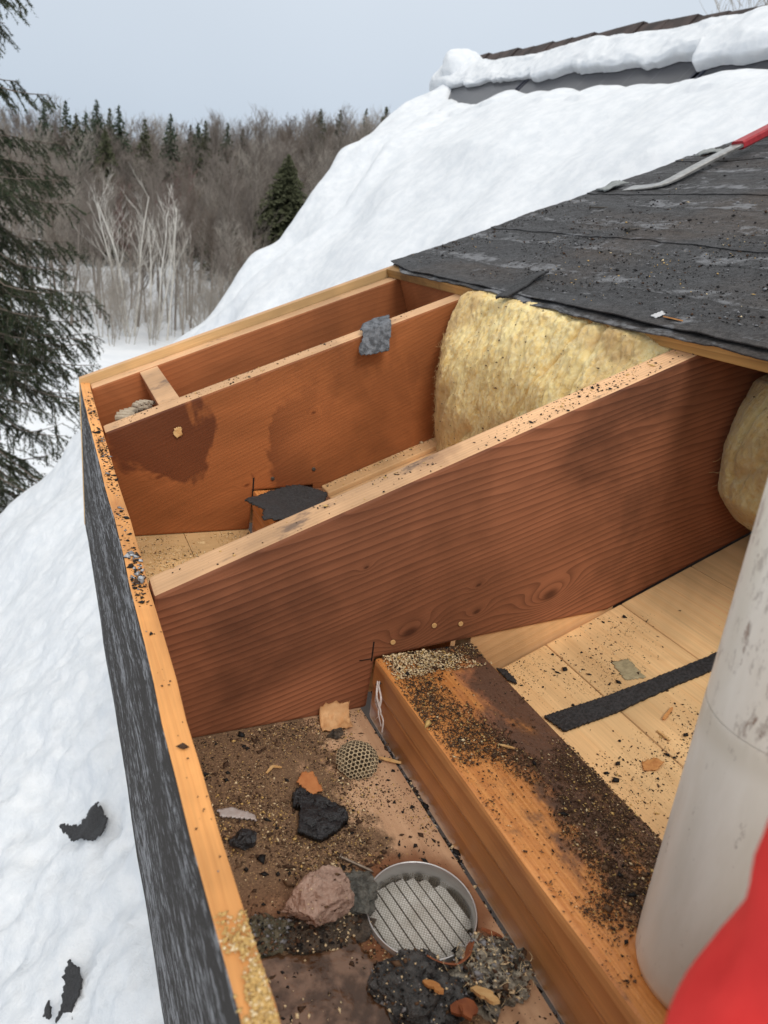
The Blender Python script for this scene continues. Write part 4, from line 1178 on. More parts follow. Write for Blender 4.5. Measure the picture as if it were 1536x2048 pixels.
nail((1.0098, .5339, zf(1.0098) + .006), (1.044, .531, zf(1.044) - .001), .0018, M_NAILD, 'roofing nail lying out in the middle of the felt', 'roofing nails on the felt', 3)
nail((.8164, .9585, zf(.8164) + .007), (.832, .945, zf(.832)), .0018, M_NAILD, 'roofing nail near the corner of the felt', 'roofing nails on the felt', 3)
for (x, z, lab) in ((.296, -.100, 'nail head in the long rafter just above the wall plate corner'), (.354, -.083, 'nail head in the long rafter, second from the wall plate corner'), (.395, -.086, 'nail head in the long rafter beside the dark knot, farthest from the corner')):
    nail((x, -.0016, z), (x + .004, .03, z - .002), .0022, M_SPLIN, lab, 'nail heads in the long rafter', 1.6)
for (x, z, lab) in ((.398, -.079, 'nail head in the second rafter above the dark felt scrap'), (.3126, -.097, 'nail head in the second rafter near the black saw cut')):
    nail((x, .6084, z), (x + .004, .64, z - .002), .0022, M_NAILD, lab, 'nail heads in the second rafter', 1.8)
nail((.2655, -.030, -.140), (.29, -.020, -.1420), .0012, M_NAILD, 'small bent nail in the front of the wall plate holding shredded strands', None, 1.4)
# saw cuts where the rafters were notched
box('saw_cut', (.2685, -.0006, -.125), (.2702, .004, -.096), M_DARK, eave, 0)
box('saw_cut', (.252, -.0006, -.1220), (.2684, .004, -.1210), M_DARK, eave, 0)
box('saw_cut', (.2725, .6094, -.135), (.2755, .614, -.094), M_DARK, eave, 0)
# shredded white strands on the plate front
M_STRAND = simple('silver_strand', (.72, .66, .62), (.50, .42, .38), 200, .35)
sv = [[(.266, -.030, -.135), (.262, -.040, -.150), (.264, -.055, -.165), (.262, -.046, -.180)], [(.267, -.028, -.136), (.265, -.048, -.148), (.262, -.050, -.168), (.265, -.058, -.183)], [(.268, -.032, -.134), (.263, -.036, -.160), (.266, -.060, -.172), (.264, -.063, -.188)]]
for i, q in enumerate(sv):
    curl_strip('foil_strand', q, .0028, M_STRAND, 'torn silvery strand hanging on the front of the wall plate', 'strand', .3, .0006, 'torn strands hanging on the wall plate')

# torn felt pieces
def drape2(u, v):
    """over the second rafter: u along the slope, v across (v > 0 on the rafter top, v < 0 hanging down its near face)"""
    wv = .002 * fbm(u * 30, v * 30, seed=18, oct=3)
    b = np.maximum(-v, 0); a = np.maximum(v, 0)
    x = u + .10 * v; y = .606 + a * .95 - b * .42
    z = roof(u) + .008 + .20 * a - b * .86 + wv
    return np.stack([x, y, z], -1)
scrap('felt_scrap', [(.482, .030), (.522, .034), (.536, .028), (.530, .010), (.530, -.030), (.527, -.062), (.500, -.056), (.468, -.048), (.466, -.030), (.474, -.012), (.472, .010)], drape2, M_TARG,
      'torn grey felt scrap draped over the second rafter', 'felt scrap', .0025, .003, 19, 'torn felt scraps in the eave')
scrap('felt_scrap', [(.235, .525), (.262, .540), (.30, .565), (.362, .585), (.405, .540), (.37, .47), (.30, .425), (.245, .44), (.26, .475), (.24, .505)], lambda u, v: np.stack([u, v, -.111 + .006 * fbm(u * 12, v * 12, seed=25, oct=3) + .12 * np.maximum(v - .54, 0)], -1), M_TARD,
      'dark felt scrap lying on the wall plate in the second bay', 'felt scrap', .004, .003, 21, 'torn felt scraps in the eave')
scrap('felt_strip', [(.4715, -.113), (.4775, -.1475), (.545, -.163), (.60, -.168), (.66, -.178), (.76, -.19), (.76, -.165), (.6846, -.160), (.60, -.144), (.55, -.135)], lambda u, v: np.stack([u, v, ceil_z(u) + .0015 + .001 * fbm(u * 30, v * 30, seed=27)], -1), M_TARD,
      'long black felt strip across the pine ceiling boards', 'felt strip', .0013, .0035, 23)
scrap('felt_scrap', [(.4690, -.002), (.4785, -.010), (.4795, -.030), (.4765, -.044), (.4690, -.030)], lambda u, v: np.stack([u, v, ceil_z(u) + .002 + .2 * np.maximum(.476 - u, 0)], -1), M_TARD,
      'small curved black felt scrap beside the dirty wall plate', 'felt scrap', .0016, .003, 29, 'torn felt scraps in the eave')
scrap('felt_strip', [(.648, .430), (.660, .412), (.772, .456), (.764, .474)], lambda u, v: np.stack([u, v, roof(u) + .034 + .003 * fbm(u * 20, v * 20, seed=31)], -1), M_TARD,
      'black felt strip sticking out over the edge above the big batt', 'felt strip', .003, .004, 33)
scrap('tape_patch', [(.592, -.088), (.612, -.098), (.606, -.137), (.585, -.125)], lambda u, v: np.stack([u, v, ceil_z(u) + .0008], -1), simple('dirty_tape', (.42, .36, .22), (.26, .22, .13), 120, .5),
      'dirty yellowish tape patch on the pine ceiling boards', 'tape', .002, .0006, 35)
scrap('wood_flake', [(.518, -.236), (.532, -.240), (.534, -.252), (.522, -.254), (.512, -.246)], lambda u, v: np.stack([u, v, ceil_z(u) + .003 + .002 * fbm(u * 80, v * 80, seed=3)], -1), M_SPLINO,
      'orange wood shaving on the ceiling boards near the white pipe', 'wood flake', .0015, .001, 36)
curl_strip('splinter', [(.596, -.196, ceil_z(.596) + .002), (.575, -.204, ceil_z(.575) + .003)], .004, M_SPLINO, 'short brown splinter on the ceiling boards below the felt strip', 'splinter', .1, .0015)
curl_strip('splinter', [(.560, -.212, ceil_z(.56) + .002), (.560, -.232, ceil_z(.56) + .003)], .003, M_SPLIN, 'pale matchstick splinter on the ceiling boards', 'splinter', .1, .0015)
curl_strip('splinter', [(.338, -.196, ZP + .002), (.350, -.207, ZP + .003)], .003, M_SPLIN, 'pale splinter lying on the dirty wall plate', 'splinter', .1, .0012)
curl_strip('splinter', [(.708, .088, zf(.708) + .003), (.707, .052, zf(.707) + .003)], .005, M_SPLINO, 'orange splinter on the felt edge by the long rafter', 'splinter', .1, .0018)
scrap('paper_flake', [(.703, .108), (.716, .102), (.712, .090), (.700, .094)], lambda u, v: np.stack([u, v, zf(u) + .002 + .2 * (u - .70)], -1), simple('pale_flake', (.55, .55, .56), rough=.7),
      'pale grey flake on the felt beside the orange splinter', 'flake', .0018, .001, 38)
scrap('wood_flake', [(.120, .008), (.132, .012), (.134, -.004), (.124, -.010), (.118, -.002)], lambda u, v: np.stack([u, .6085 - .002 * (1 + fbm(u * 90, v * 90, seed=4)), v], -1), M_SPLIN,
      'small pale shaving stuck to the face of the second rafter', 'wood flake', .0015, .001, 39)
# pale flakes at the raked felt edge and black scraps on the snow
for (x, y, lab) in ((1.30, .965, 'pale flat flake on the felt rake edge, lower one'), (1.62, .975, 'pale flat flake on the felt rake edge, upper one')):
    scrap('shingle_flake', [(x - .03, y - .03), (x + .03, y - .035), (x + .035, y + .03), (x - .025, y + .025)], lambda u, v: np.stack([u, v, zf(u) + .004 + .006 * fbm(u * 20, v * 20, seed=6)], -1), simple('lichen_flake', (.30, .32, .31), (.20, .21, .21), 60, .8),
          lab, 'shingle flake', .006, .004, 40, 'pale flakes on the felt edge')
def on_snow(poly, label, seed, lift=.26):
    P_ = np.array(poly)
    scrap('shingle_scrap', poly, lambda u, v: rp(u, v, snow_h(u, v) * .0 + float(snow_h(np.array([np.mean(P_[:, 0])]), np.array([np.mean(P_[:, 1])]))[0]) + .018 + .014 * fbm(u * 14, v * 14, seed=seed, oct=3)), M_TARD, label, 'shingle scrap', .006, .006, seed, 'shingle scraps lying on the snow')
on_snow([(.100, 1.505), (.145, 1.448), (.186, 1.420), (.205, 1.440), (.222, 1.445), (.232, 1.400), (.230, 1.372), (.245, 1.335), (.222, 1.308), (.193, 1.314), (.155, 1.370), (.120, 1.415)], 'hooked black shingle scrap lying on the snow below the fascia', 61)
on_snow([(.086, .985), (.108, .935), (.110, .870), (.080, .845), (.070, .780), (.030, .81), (.055, .88)], 'long black shingle strip on the snow near the bottom edge', 63)
on_snow([(.026, .925), (.040, .895), (.045, .85), (.030, .86)], 'thin black sliver on the snow beside the long strip', 65)

# ------------------------------------------------------------------ pry bar
def pry_bar():
    m_st = simple('worn_steel', (.50, .50, .48), (.30, .29, .28), 60, .34, .3, Metallic=.8)
    m_rd = simple('red_paint', (.42, .035, .045), (.30, .022, .03), 50, .45, .3)
    r = empty('pry_bar', (0, 0, 0), 'flat steel pry bar with red painted grip lying on the black felt', 'pry bar')
    A = np.array([1.300, .885]); D = np.array([1.76, .84])
    # centre line: chisel end lies on the felt, then rises along the bar
    pts = [(1.300, .895, .0025), (1.306, .850, .003), (1.318, .806, .004), (1.345, .797, .008), (1.46, .815, .018), (1.585, .835, .027)]
    grip = [(1.575, .8334, .027), (1.70, .8535, .036), (1.90, .885, .052)]
    def sweep(name, pts, w, t, m):
        P = np.array([(x, y, zf(x) + h) for x, y, h in pts]); n = 22
        d = np.concatenate([[0], np.cumsum(np.linalg.norm(np.diff(P, axis=0), axis=1))]); d /= d[-1]; tt = np.linspace(0, 1, n)
        C = np.stack([np.interp(tt, d, P[:, k]) for k in range(3)], 1)
        for _ in range(1): C[1:-1] = (C[:-2] + 2 * C[1:-1] + C[2:]) / 4
        tg = np.gradient(C, axis=0); tg /= np.linalg.norm(tg, axis=1)[:, None]
        up = np.array([-SP, 0, CP]); sd = np.cross(tg, up); sd /= np.linalg.norm(sd, axis=1)[:, None]; nn = np.cross(sd, tg)
        W2 = np.array([w(q) for q in tt])[:, None]; T2 = np.array([t(q) for q in tt])[:, None]
        prof = [(-1, -.6), (-.8, -1), (.8, -1), (1, -.6), (1, .6), (.8, 1), (-.8, 1), (-1, .6)]
        v = np.stack([C + sd * W2 * a + nn * T2 * b for a, b in prof], 1).reshape(-1, 3)
        F = [(i * 8 + j, i * 8 + (j + 1) % 8, i * 8 + 8 + (j + 1) % 8, i * 8 + 8 + j) for i in range(n - 1) for j in range(8)]
        F += [tuple(range(8))[::-1], tuple((n - 1) * 8 + j for j in range(8))]
        link(name, mesh(name, v, F, m), r)
    sweep('blade', pts, lambda q: .023 - .006 * min(q * 2.5, 1), lambda q: .0012 + .0036 * min(q * 2, 1), m_st)
    sweep('grip', grip, lambda q: .0175, lambda q: .0105, m_rd)
pry_bar()

# ------------------------------------------------------------------ white pipe and red sleeve
def lathe_mesh(name, prof, n, m, smooth=True, wob=0.):
    a = np.arange(n) * 2 * np.pi / n
    pr_ = np.array(prof)
    v = np.stack([pr_[:, None, 0] * np.cos(a), pr_[:, None, 0] * np.sin(a), np.repeat(pr_[:, None, 1], n, 1)], -1)
    v = v.reshape(-1, 3); k = len(prof)
    F = [(j * n + i, j * n + (i + 1) % n, (j + 1) * n + (i + 1) % n, (j + 1) * n + i) for j in range(k - 1) for i in range(n)]
    me = mesh(name, v, F, m, smooth)
    return me
def pvc_mat():
    m = Mat('scuffed_white_plastic')
    n = m.noise(m.vec(m.x * 30, m.y * 30, m.z * 7), 1, 5, .6)
    sc = m.noise(m.vec(m.x * 160, m.y * 160, m.z * 60), 1, 4, .7)
    scr = m.noise(m.vec(m.x * 60, m.y * 60, m.z * 24), 1, 5, .75)
    col = m.mix(n.step(.3, .7), (.72, .675, .575), (.82, .78, .69))
    hi = m.z.step(.20, .27)
    rg = m.z + (n - .5) * .03 + m.x * .1
    col = m.mix(rg.step(.215, .232) * rg.step(.236, .250, 1., 0.) * .28, col, (.42, .36, .24))
    col = m.mix((sc * .5 + scr * .5 + hi * .07).step(.58, .66, 0., .6), col, (.36, .31, .26))
    col = m.mix((scr + hi * .07).step(.67, .73, 0., .7), col, (.22, .13, .09))
    m.set('Base Color', col); m.set('Roughness', n.step(.3, .7, .3, .5)); m.set('Specular IOR Level', .45)
    m.bump(n * .6 + sc * .3, .25, .002)
    return m.m
M_PVC = pvc_mat()
pipe = empty('white_pipe', (.345, -.472, ZP), 'upright scuffed white plastic pipe standing on the wall plate', 'pipe')
pipe.rotation_euler = (0, -.060, 0)
me = lathe_mesh('socket', [(.036, .006), (.043, .001), (.0485, .004), (.0505, .012), (.0510, .03), (.0508, .225), (.0508, .236), (.05085, .243), (.0508, .249)], 64, M_PVC); link('socket', me, pipe)
me = lathe_mesh('tube', [(.0507, .2492), (.0507, .256), (.0506, .33), (.0506, .62), (.046, .622)], 64, M_PVC); link('tube', me, pipe)
o = scrap('paint_flake', [(-.006, -.004), (.002, -.005), (.010, .001), (.004, .004), (-.005, .005)], lambda u, v: np.stack([.3285 - .0512 * np.cos(u / .05 + .92), -.472 - .0512 * np.sin(u / .05 + .92), .150 + v * 1.1], -1), simple('yellow_flake', (.72, .66, .36), rough=.8), 'pale yellow flake stuck to the white pipe', 'flake', .001, .0008, 41)

def sleeve():
    m = Mat('red_fabric')
    n = m.noise(scale=40, detail=4)
    m.set('Base Color', m.mix(n.step(.3, .7), (.60, .012, .010), (.70, .025, .020))); m.set('Roughness', .75)
    m.bump(n, .3, .003)
    # arm of the photographer's jacket, coming in from below right towards the lens
    p0, p1 = np.array(SL0), np.array(SL1)
    nA, nL = 48, 40
    t = np.linspace(0, 1, nL); ax = (p1 - p0); L = np.linalg.norm(ax); ax /= L
    u = np.cross(ax, (0, 0, 1.)); u /= np.linalg.norm(u); w = np.cross(u, ax)
    a = np.arange(nA) * 2 * np.pi / nA
    TT, AA_ = np.meshgrid(t, a, indexing='ij')
    R = .040 + .004 * TT + .0022 * np.sin(TT * 26 + 2 * np.sin(AA_)) + .002 * fbm(TT * 6, np.cos(AA_) * 2, np.sin(AA_) * 2, 3, 3)
    R = R * np.sqrt(np.clip(TT / .10, .0, 1) * (2 - np.clip(TT / .10, 0, 1)))
    P = p0 + TT[..., None] * ax * L + R[..., None] * (np.cos(AA_)[..., None] * u + np.sin(AA_)[..., None] * w)
    v = P.reshape(-1, 3)
    F = np.array([(i * nA + j, i * nA + (j + 1) % nA, (i + 1) * nA + (j + 1) % nA, (i + 1) * nA + j) for i in range(nL - 1) for j in range(nA)])
    o = link('red_sleeve', mesh('red_sleeve', v, F, m.m, smooth=True))
    tag(o, 'blurred red fabric close to the lens in the lower right corner', 'sleeve')
SL0, SL1 = (.0640, -.6530, .1290), (.1685, -.6254, .3142)
sleeve()
# ------------------------------------------------------------------ trees
def bark(name, c0, c1, sc=6):
    m = Mat(name); n = m.noise(m.vec(m.x * sc, m.y * sc, m.z * sc * .3), 1, 4)
    m.set('Base Color', m.mix(n.step(.3, .7), c0, c1)); m.set('Roughness', .9); m.set('Specular IOR Level', .1)
    return m
M_BK = [bark('bark_grey', (.175, .148, .128), (.27, .235, .205)).m, bark('bark_brown_tree', (.135, .108, .088), (.22, .18, .15)).m, bark('bark_pale', (.29, .26, .225), (.42, .38, .335)).m]
M_BIRCH = bark('birch_white', (.52, .49, .44), (.66, .63, .58), 4).m
M_REDTW = bark('red_twigs', (.19, .105, .10), (.25, .15, .14)).m
M_NEED = [simple('needles_dark', (.030, .048, .026), (.050, .072, .038), 3, .8), simple('needles_olive', (.058, .066, .032), (.085, .090, .048), 3, .8)]

def bare_tree(seed, H, tr, clear=.35, nb=18, up=.9, spread=.30, twig=1., multi=1, twig_r=.010):
    r = np.random.default_rng(seed)
    p0, p1, r0, r1, lv = [], [], [], [], []
    def seg(a, b, ra, rb, l): p0.append(a); p1.append(b); r0.append(ra); r1.append(rb); lv.append(l)
    def branch(o, d, L, rad, level):
        n = (5, 4, 3, 2)[min(level, 3)]
        pos = o; dd = d.copy(); pts = [o]
        for i in range(n):
            dd = dd + r.normal(0, .13 if level else .05, 3) + np.array([0, 0, .07 if level else .0]); dd /= np.linalg.norm(dd)
            nx = pos + dd * L / n
            ra, rb = rad * (1 - .75 * i / n), rad * (1 - .75 * (i + 1) / n)
            seg(pos, nx, max(ra, twig_r * .5), max(rb, twig_r * .4), level); pos = nx; pts.append(nx)
        if level >= 3: return
        k = {0: nb, 1: int(5 * twig), 2: int(4 * twig)}[level]
        for i in range(k):
            t = r.uniform(clear if level == 0 else .25, 1.)
            q = t * n; j = min(int(q), n - 1); base = pts[j] + (pts[j + 1] - pts[j]) * (q - j)
            a = r.uniform(0, 6.283); out = np.array([math.cos(a), math.sin(a), 0])
            ax = dd if level else np.array([0, 0, 1.])
            nd = ax * (up * r.uniform(.7, 1.3)) + out * r.uniform(.5, 1.0) + np.array([0, 0, .25]); nd /= np.linalg.norm(nd)
            l2 = (L * spread * (1.25 - .75 * t) if level == 0 else L * r.uniform(.35, .6))
            branch(base, nd, l2, max(rad * (.34 if level == 0 else .5) * (1.15 - .6 * t), twig_r * .8), level + 1)
    for m_ in range(multi):
        a = r.uniform(0, 6.283); tilt = 0.03 if multi == 1 else r.uniform(.06, .22)
        d = np.array([math.cos(a) * tilt, math.sin(a) * tilt, 1.]); d /= np.linalg.norm(d)
        branch(np.array([.25 * m_ * math.cos(a), .25 * m_ * math.sin(a), -.2]), d, H * r.uniform(.85, 1.), tr, 0)
    P0, P1, R0, R1, LV = map(np.array, (p0, p1, r0, r1, lv))
    return P0, P1, R0, R1, LV

def tree_meshes(name, seed, H, tr, mt, mc, **kw):
    P0, P1, R0, R1, LV = bare_tree(seed, H, tr, **kw)
    a = LV == 0
    v, f = tubes(P0[a], P1[a], R0[a], R1[a], 7); tm = mesh('trunk', v, f, mt, smooth=True)
    v, f = tubes(P0[~a], P1[~a], R0[~a], R1[~a], 3); cm = mesh('crown', v, f, mc)
    return tm, cm

def place_tree(name, meshes, loc, rz, sc, label, cat, group):
    t = empty(name, loc, label, cat, group)
    t.rotation_euler = (0, 0, rz); t.scale = (sc, sc, sc)
    for nm, me in zip(('trunk', 'crown'), meshes):
        link(nm, me, t)
    return t

CX, CY = -.0955, -.698
def polar(az, r):
    a = math.radians(az); x, y = CX + r * math.sin(a), CY + r * math.cos(a)
    return (x, y, float(ground_z(np.array(x), np.array(y))))

PROTO = []
for i in range(9):
    mt = M_BK[(0, 1, 2, 0, 1, 0, 2, 1, 0)[i]]
    PROTO.append(tree_meshes('tree', 200 + i, 14, (.17, .14, .12, .20, .12, .15, .13, .10, .16)[i], mt, mt, clear=(.35, .45, .3, .4, .5, .3, .4, .35, .45)[i], nb=27, up=(1.0, 1.3, .8, 1.1, 1.5, .9, 1.2, 1.4, 1.0)[i], spread=(.34, .28, .36, .32, .25, .36, .30, .27, .33)[i], twig=1.45, twig_r=.016))
PROTO_RED = tree_meshes('tree', 230, 11, .12, M_BK[0], M_REDTW, clear=.35, nb=24, up=1.2, spread=.34, twig=1.2, twig_r=.012)
# hillside woods
rt = random.Random(12)
spots = []
tries = 0
while len(spots) < 285 and tries < 20000:
    tries += 1
    az = rt.uniform(-4.5, 27.5); r = math.sqrt(rt.uniform(61 ** 2, 135 ** 2))
    if tries < 260: az, r = rt.uniform(-2, 15), rt.uniform(57, 68)
    if r < 73 and 15.3 < az < 18.7: continue
    x, y = r * math.sin(math.radians(az)), r * math.cos(math.radians(az))
    if all((x - q[0]) ** 2 + (y - q[1]) ** 2 > (1.7 + r * .009) ** 2 for q in spots): spots.append((x, y, az, r))
for (x, y, az, r) in spots:
    sc = rt.uniform(.75, 1.12) * (.66 if r < 67 else (.80 if r < 75 else (.86 if r < 96 else 1.))) * (1. if az < 12 else 1.03)
    if r > 150: sc *= rt.uniform(.7, 1.0)
    pm_ = PROTO_RED if (4 < az < 10 and 70 < r < 95 and rt.random() < .5) else PROTO[rt.randrange(9)]
    place_tree('bare_tree', pm_, polar(az, r), rt.uniform(0, 6.28), sc, 'bare grey brown deciduous tree in the hillside woods', 'tree', 'bare trees of the hillside woods')
# the mass of woods farther back
fv, ff, off = [], [], 0
far_p = [bare_tree(500 + i, 14, .16, clear=.4, nb=15, up=1.1, spread=.32, twig=.85, twig_r=.03) for i in range(5)]
far_p = [tubes(a, b, c, d, 3) for a, b, c, d, _ in far_p]
for i in range(330):
    az = rt.uniform(-5, 28); r = math.sqrt(rt.uniform(128 ** 2, 190 ** 2)); v, f = far_p[rt.randrange(5)]
    an = rt.uniform(0, 6.28); c, s_ = math.cos(an), math.sin(an); sc = rt.uniform(.75, 1.05)
    q = np.stack([v[:, 0] * c - v[:, 1] * s_, v[:, 0] * s_ + v[:, 1] * c, v[:, 2]], 1) * sc + np.array(polar(az, r))
    fv.append(q); ff.append(f + off); off += len(v)
tag(link('distant_woods', mesh('distant_woods', np.concatenate(fv), np.concatenate(ff), M_BK[0])), 'leafless woods merging into one mass along the far skyline', 'woods', kind='stuff')
# slim undergrowth saplings at the foot of the woods
SAP = [tree_meshes('sapling', 260 + i, 4.5, .035, M_BK[2], M_BK[2], clear=.1, nb=12, up=1.0, spread=.42, twig=1.0, multi=3, twig_r=.008) for i in range(3)]
for i in range(26):
    az, r = rt.uniform(2.5, 14), rt.uniform(50, 60)
    place_tree('sapling', SAP[i % 3], polar(az, r), rt.uniform(0, 6.28), rt.uniform(.6, 1.1), 'slim leafless sapling in the snow at the foot of the woods', 'sapling', 'saplings at the foot of the woods')
# white stemmed trees standing in front
B_A = tree_meshes('birch', 301, 10.5, .09, M_BIRCH, M_BIRCH, clear=.35, nb=11, up=1.5, spread=.34, twig=.7, multi=3, twig_r=.014)
B_B = tree_meshes('birch', 304, 9.5, .075, M_BIRCH, M_BIRCH, clear=.4, nb=9, up=1.9, spread=.3, twig=.7, multi=4, twig_r=.014)
B_C = tree_meshes('birch', 306, 8.5, .09, M_BK[2], M_BK[2], clear=.4, nb=10, up=1.7, spread=.32, twig=.8, multi=2, twig_r=.014)
place_tree('white_birch', B_A, polar(6.1, 54), .4, .95, 'white barked tree with three forking stems, nearer the spruce', 'tree', 'white barked trees before the woods')
place_tree('white_birch', B_B, polar(8.0, 54), 2.0, .95, 'white barked tree with a tight bundle of upright stems', 'tree', 'white barked trees before the woods')
place_tree('pale_tree', B_C, polar(10.0, 55), 1.0, .95, 'pale forked bare tree between the white birches and the snowy roof', 'tree', None)

def conifer(seed, H, base_r, clear, mt, mn, whorl=.35, dens=1.):
    r = np.random.default_rng(seed)
    tv, tf = tubes([(0, 0, -.3)], [(0, 0, H)], [H * .013], [.01], 7)
    tm = mesh('trunk', tv, tf, mt)
    T_ = []
    z = H * clear
    while z < H * .995:
        t = (z / H - clear) / (1 - clear)
        L0 = base_r * (1 - t) ** .85 + .06
        for i in range(int((5 + r.integers(0, 4)) * dens)):
            a = r.uniform(0, 6.283); L = L0 * r.uniform(.65, 1.1); dr = -.25 - .25 * (1 - t)
            ca, sa = math.cos(a), math.sin(a); n = max(int(L / .16), 2)
            for k in range(n):
                q = (k + r.uniform(0, 1)) / n
                c = np.array([ca * L * q, sa * L * q, z + dr * L * q ** 1.5 + r.normal(0, .05)])
                w = (.24 + .34 * L * (1 - q) * .5) * r.uniform(.6, 1.2) * min(1, .18 + 1.6 * (1 - t))
                for s_ in range(3):
                    d1 = np.array([ca, sa, -.3]) * r.uniform(.2, .55) * min(1, .2 + 1.6 * (1 - t)) + r.normal(0, .03, 3); d2 = np.array([-sa, ca, 0]) * w * r.choice((-1, 1)) + np.array([0, 0, -.12 * r.uniform(.4, 1.6)]) + r.normal(0, .03, 3)
                    T_.append((c - d1 * .5, c + d1 * .6, c + d2))
        z += whorl * r.uniform(.6, 1.2) * (.5 + .5 * (1 - t))
    T_ = np.array(T_); v = T_.reshape(-1, 3)
    cm = mesh('crown', v, np.arange(len(v)).reshape(-1, 3), mn)
    return tm, cm
CON = [conifer(401, 14, 3.2, .12, M_BK[1], M_NEED[0]), conifer(402, 13, 2.7, .10, M_BK[1], M_NEED[0], .4), conifer(403, 12, 3.3, .15, M_BK[1], M_NEED[1], .30, 1.3), conifer(404, 15, 3.1, .2, M_BK[1], M_NEED[1])]
con_spots = [(1.0, 100, 0, 4.6), (2.3, 98, 1, 4.9), (2.9, 104, 2, 4.3), (3.5, 96, 0, 4.5), (4.2, 100, 0, 5.3), (4.7, 92, 2, 3.7), (5.0, 103, 3, 4.9), (5.55, 99, 0, 5.2), (7.2, 101, 3, 4.6), (8.9, 98, 0, 5.2),
             (10.2, 104, 1, 4.7), (10.7, 100, 0, 4.9), (11.2, 99, 3, 5.1), (12.7, 104, 0, 5.2), (13.7, 106, 1, 4.9), (14.4, 88, 2, 1.6), (12.4, 84, 2, 1.4), (19.0, 120, 2, 6.9), (20.4, 122, 1, 7.0), (22.2, 124, 3, 7.3), (23.6, 124, 2, 7.6)]
CH = (14, 13, 12, 15)
con_spots.sort()
ORD = 'first second third fourth fifth sixth seventh eighth ninth tenth eleventh twelfth thirteenth fourteenth fifteenth sixteenth seventeenth eighteenth nineteenth twentieth twenty-first twenty-second'.split()
for i, (az, r, k, sc) in enumerate(con_spots):
    place_tree('conifer', CON[k], polar(az, r), i * 1.3, (.39 + r * math.tan(math.radians(sc + .55)) - polar(az, r)[2]) / CH[k], ORD[i] + ' dark pointed conifer from the big spruce along the wooded hillside', 'tree', 'conifers along the wooded hillside')
HEM = conifer(411, 13.8, 5.0, .36, M_BK[1], M_NEED[1], .24, 2.2)
place_tree('hemlock', HEM, polar(17.0, 72), .5, 1.0, 'broad dark green conifer standing alone mid slope beside the snowy roof', 'tree', None)
# bare tree behind the ridge
BT = tree_meshes('tree', 232, 14, .16, M_BK[2], M_BK[2], clear=.4, nb=26, up=1.0, spread=.36, twig=1.3, twig_r=.010)
a = math.radians(45.8); place_tree('ridge_tree', BT, (CX + 27 * math.sin(a), CY + 27 * math.cos(a), -5.4), 1.2, 1.0, 'bare twigs of a tree rising behind the roof ridge', 'tree', None)

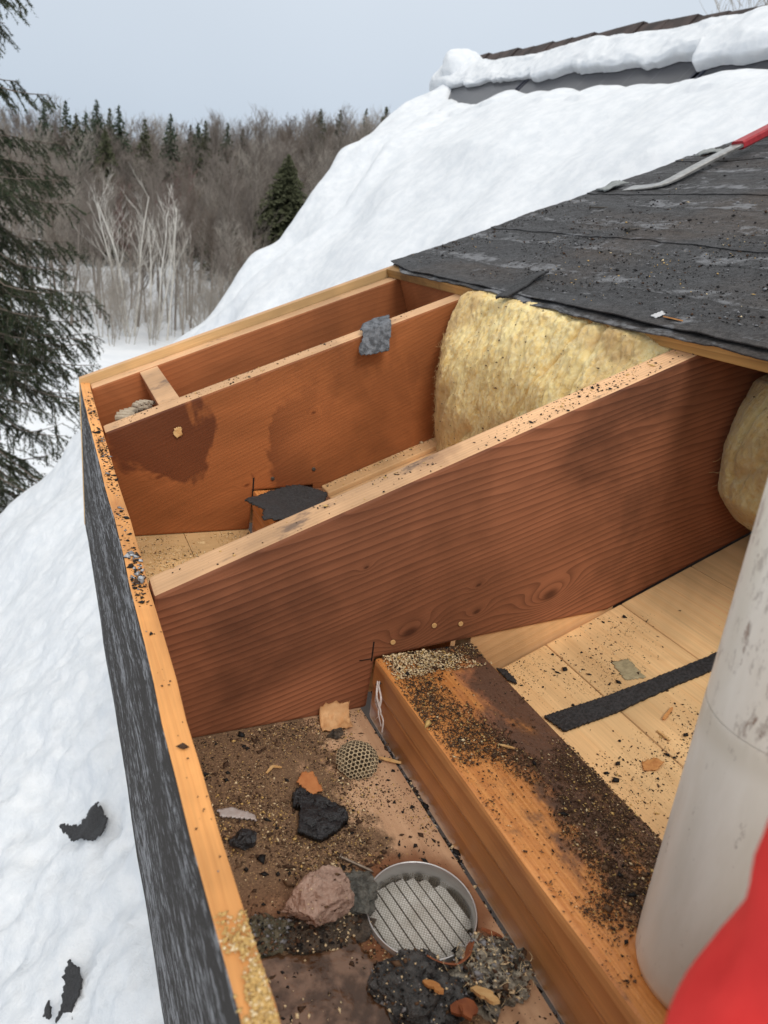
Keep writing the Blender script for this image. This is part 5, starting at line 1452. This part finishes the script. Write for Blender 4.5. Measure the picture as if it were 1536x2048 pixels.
# the big spruce beside the house
def spruce():
    r = np.random.default_rng(55)
    base = (CX + 9.2 * math.sin(math.radians(-6.9)), CY + 9.2 * math.cos(math.radians(-6.9)), -8.6)
    H = 18.5
    t = empty('spruce_tree', base, 'big dark spruce with drooping branches standing beside the house', 'tree')
    v, f = tubes([(0, 0, -.2), (0, 0, 8)], [(0, 0, 8), (.1, 0, H)], [.24, .15], [.15, .01], 10)
    link('trunk', mesh('trunk', v, f, M_BK[1], smooth=True), t)
    p0, p1, q0, q1 = [], [], [], []
    N0, ND, NL = [], [], []
    z = 4.2
    while z < H - .2:
        tt = z / H
        L0 = 2.85 * (1 - tt) + .1
        for i in range(7 if z < 7.3 else (13 if z < 9.7 else 7)):
            a = r.uniform(0, 6.283)
            if not (-.9 < (a + math.pi) % (2 * math.pi) - math.pi < 2.6) and r.random() < .75: continue       # fewer on the far side
            L = L0 * r.uniform(.7, 1.2); n = 9
            ca, sa = math.cos(a), math.sin(a); pos = np.array([0, 0, z + r.uniform(-.1, .1)])
            for k in range(n):
                s = (k + 1) / n
                d = np.array([ca, sa, -.10 - .55 * math.sin(s * 2.6) + (.50 if s > .75 else 0)]); d /= np.linalg.norm(d)
                nx = pos + d * L / n
                p0.append(pos); p1.append(nx); q0.append(.016 * (1 - s * .85) + .003); q1.append(.016 * (1 - s * .9) + .0025)
                if s > .15:
                    for sd_ in (-1, 1):
                        for _ in range(2):
                            if r.random() < .12: continue
                            l2 = L * .30 * (1.15 - .8 * s) * r.uniform(.6, 1.25) + .07
                            e = np.array([ca * .7 - sa * sd_, sa * .7 + ca * sd_, -.42 - .35 * r.random()]); e /= np.linalg.norm(e)
                            b = pos + (nx - pos) * r.random(); m = max(int(l2 / .05), 2); pp = b
                            for j in range(m):
                                e = e + np.array([0, 0, -.06]) + r.normal(0, .06, 3); e /= np.linalg.norm(e)
                                n2 = pp + e * l2 / m
                                p0.append(pp); p1.append(n2); q0.append(.0035); q1.append(.0022)
                                N0.append(pp); ND.append(n2 - pp)
                                if r.random() < .55:
                                    e2 = e + r.normal(0, .6, 3) + np.array([0, 0, -.3]); e2 /= np.linalg.norm(e2)
                                    l3 = r.uniform(.05, .13); N0.append(n2); ND.append(e2 * l3)
                                pp = n2
                pos = nx
        z += .27 * r.uniform(.7, 1.2) * (.85 if z < 9.7 else 1.4)
    v, f = tubes(p0, p1, q0, q1, 3)
    br = link('branches', mesh('branches', v, f, M_BK[1]), t); tag(br, kind='stuff')
    N0, ND = np.array(N0), np.array(ND)
    k = 15
    n = len(N0); s = r.uniform(0, 1, (n, k, 1)); b = N0[:, None] + ND[:, None] * s
    dn = ND / (np.linalg.norm(ND, axis=1, keepdims=True) + 1e-9)
    o = r.normal(0, 1, (n, k, 3)); o -= (o * dn[:, None]).sum(-1, keepdims=True) * dn[:, None]; o /= np.linalg.norm(o, axis=-1, keepdims=True)
    tip = b + (dn[:, None] * .55 + o * .75) * r.uniform(.024, .042, (n, k, 1))
    sd2 = np.cross(dn[:, None], o) * .0042
    T_ = np.stack([b - sd2, b + sd2, tip], 2).reshape(-1, 3)
    cm = mesh('crown', T_, np.arange(len(T_)).reshape(-1, 3), M_NEED, midx=(r.random(len(T_) // 3) < .45).astype(int))
    link('crown', cm, t)
    print('spruce tris', len(T_) // 3)
spruce()
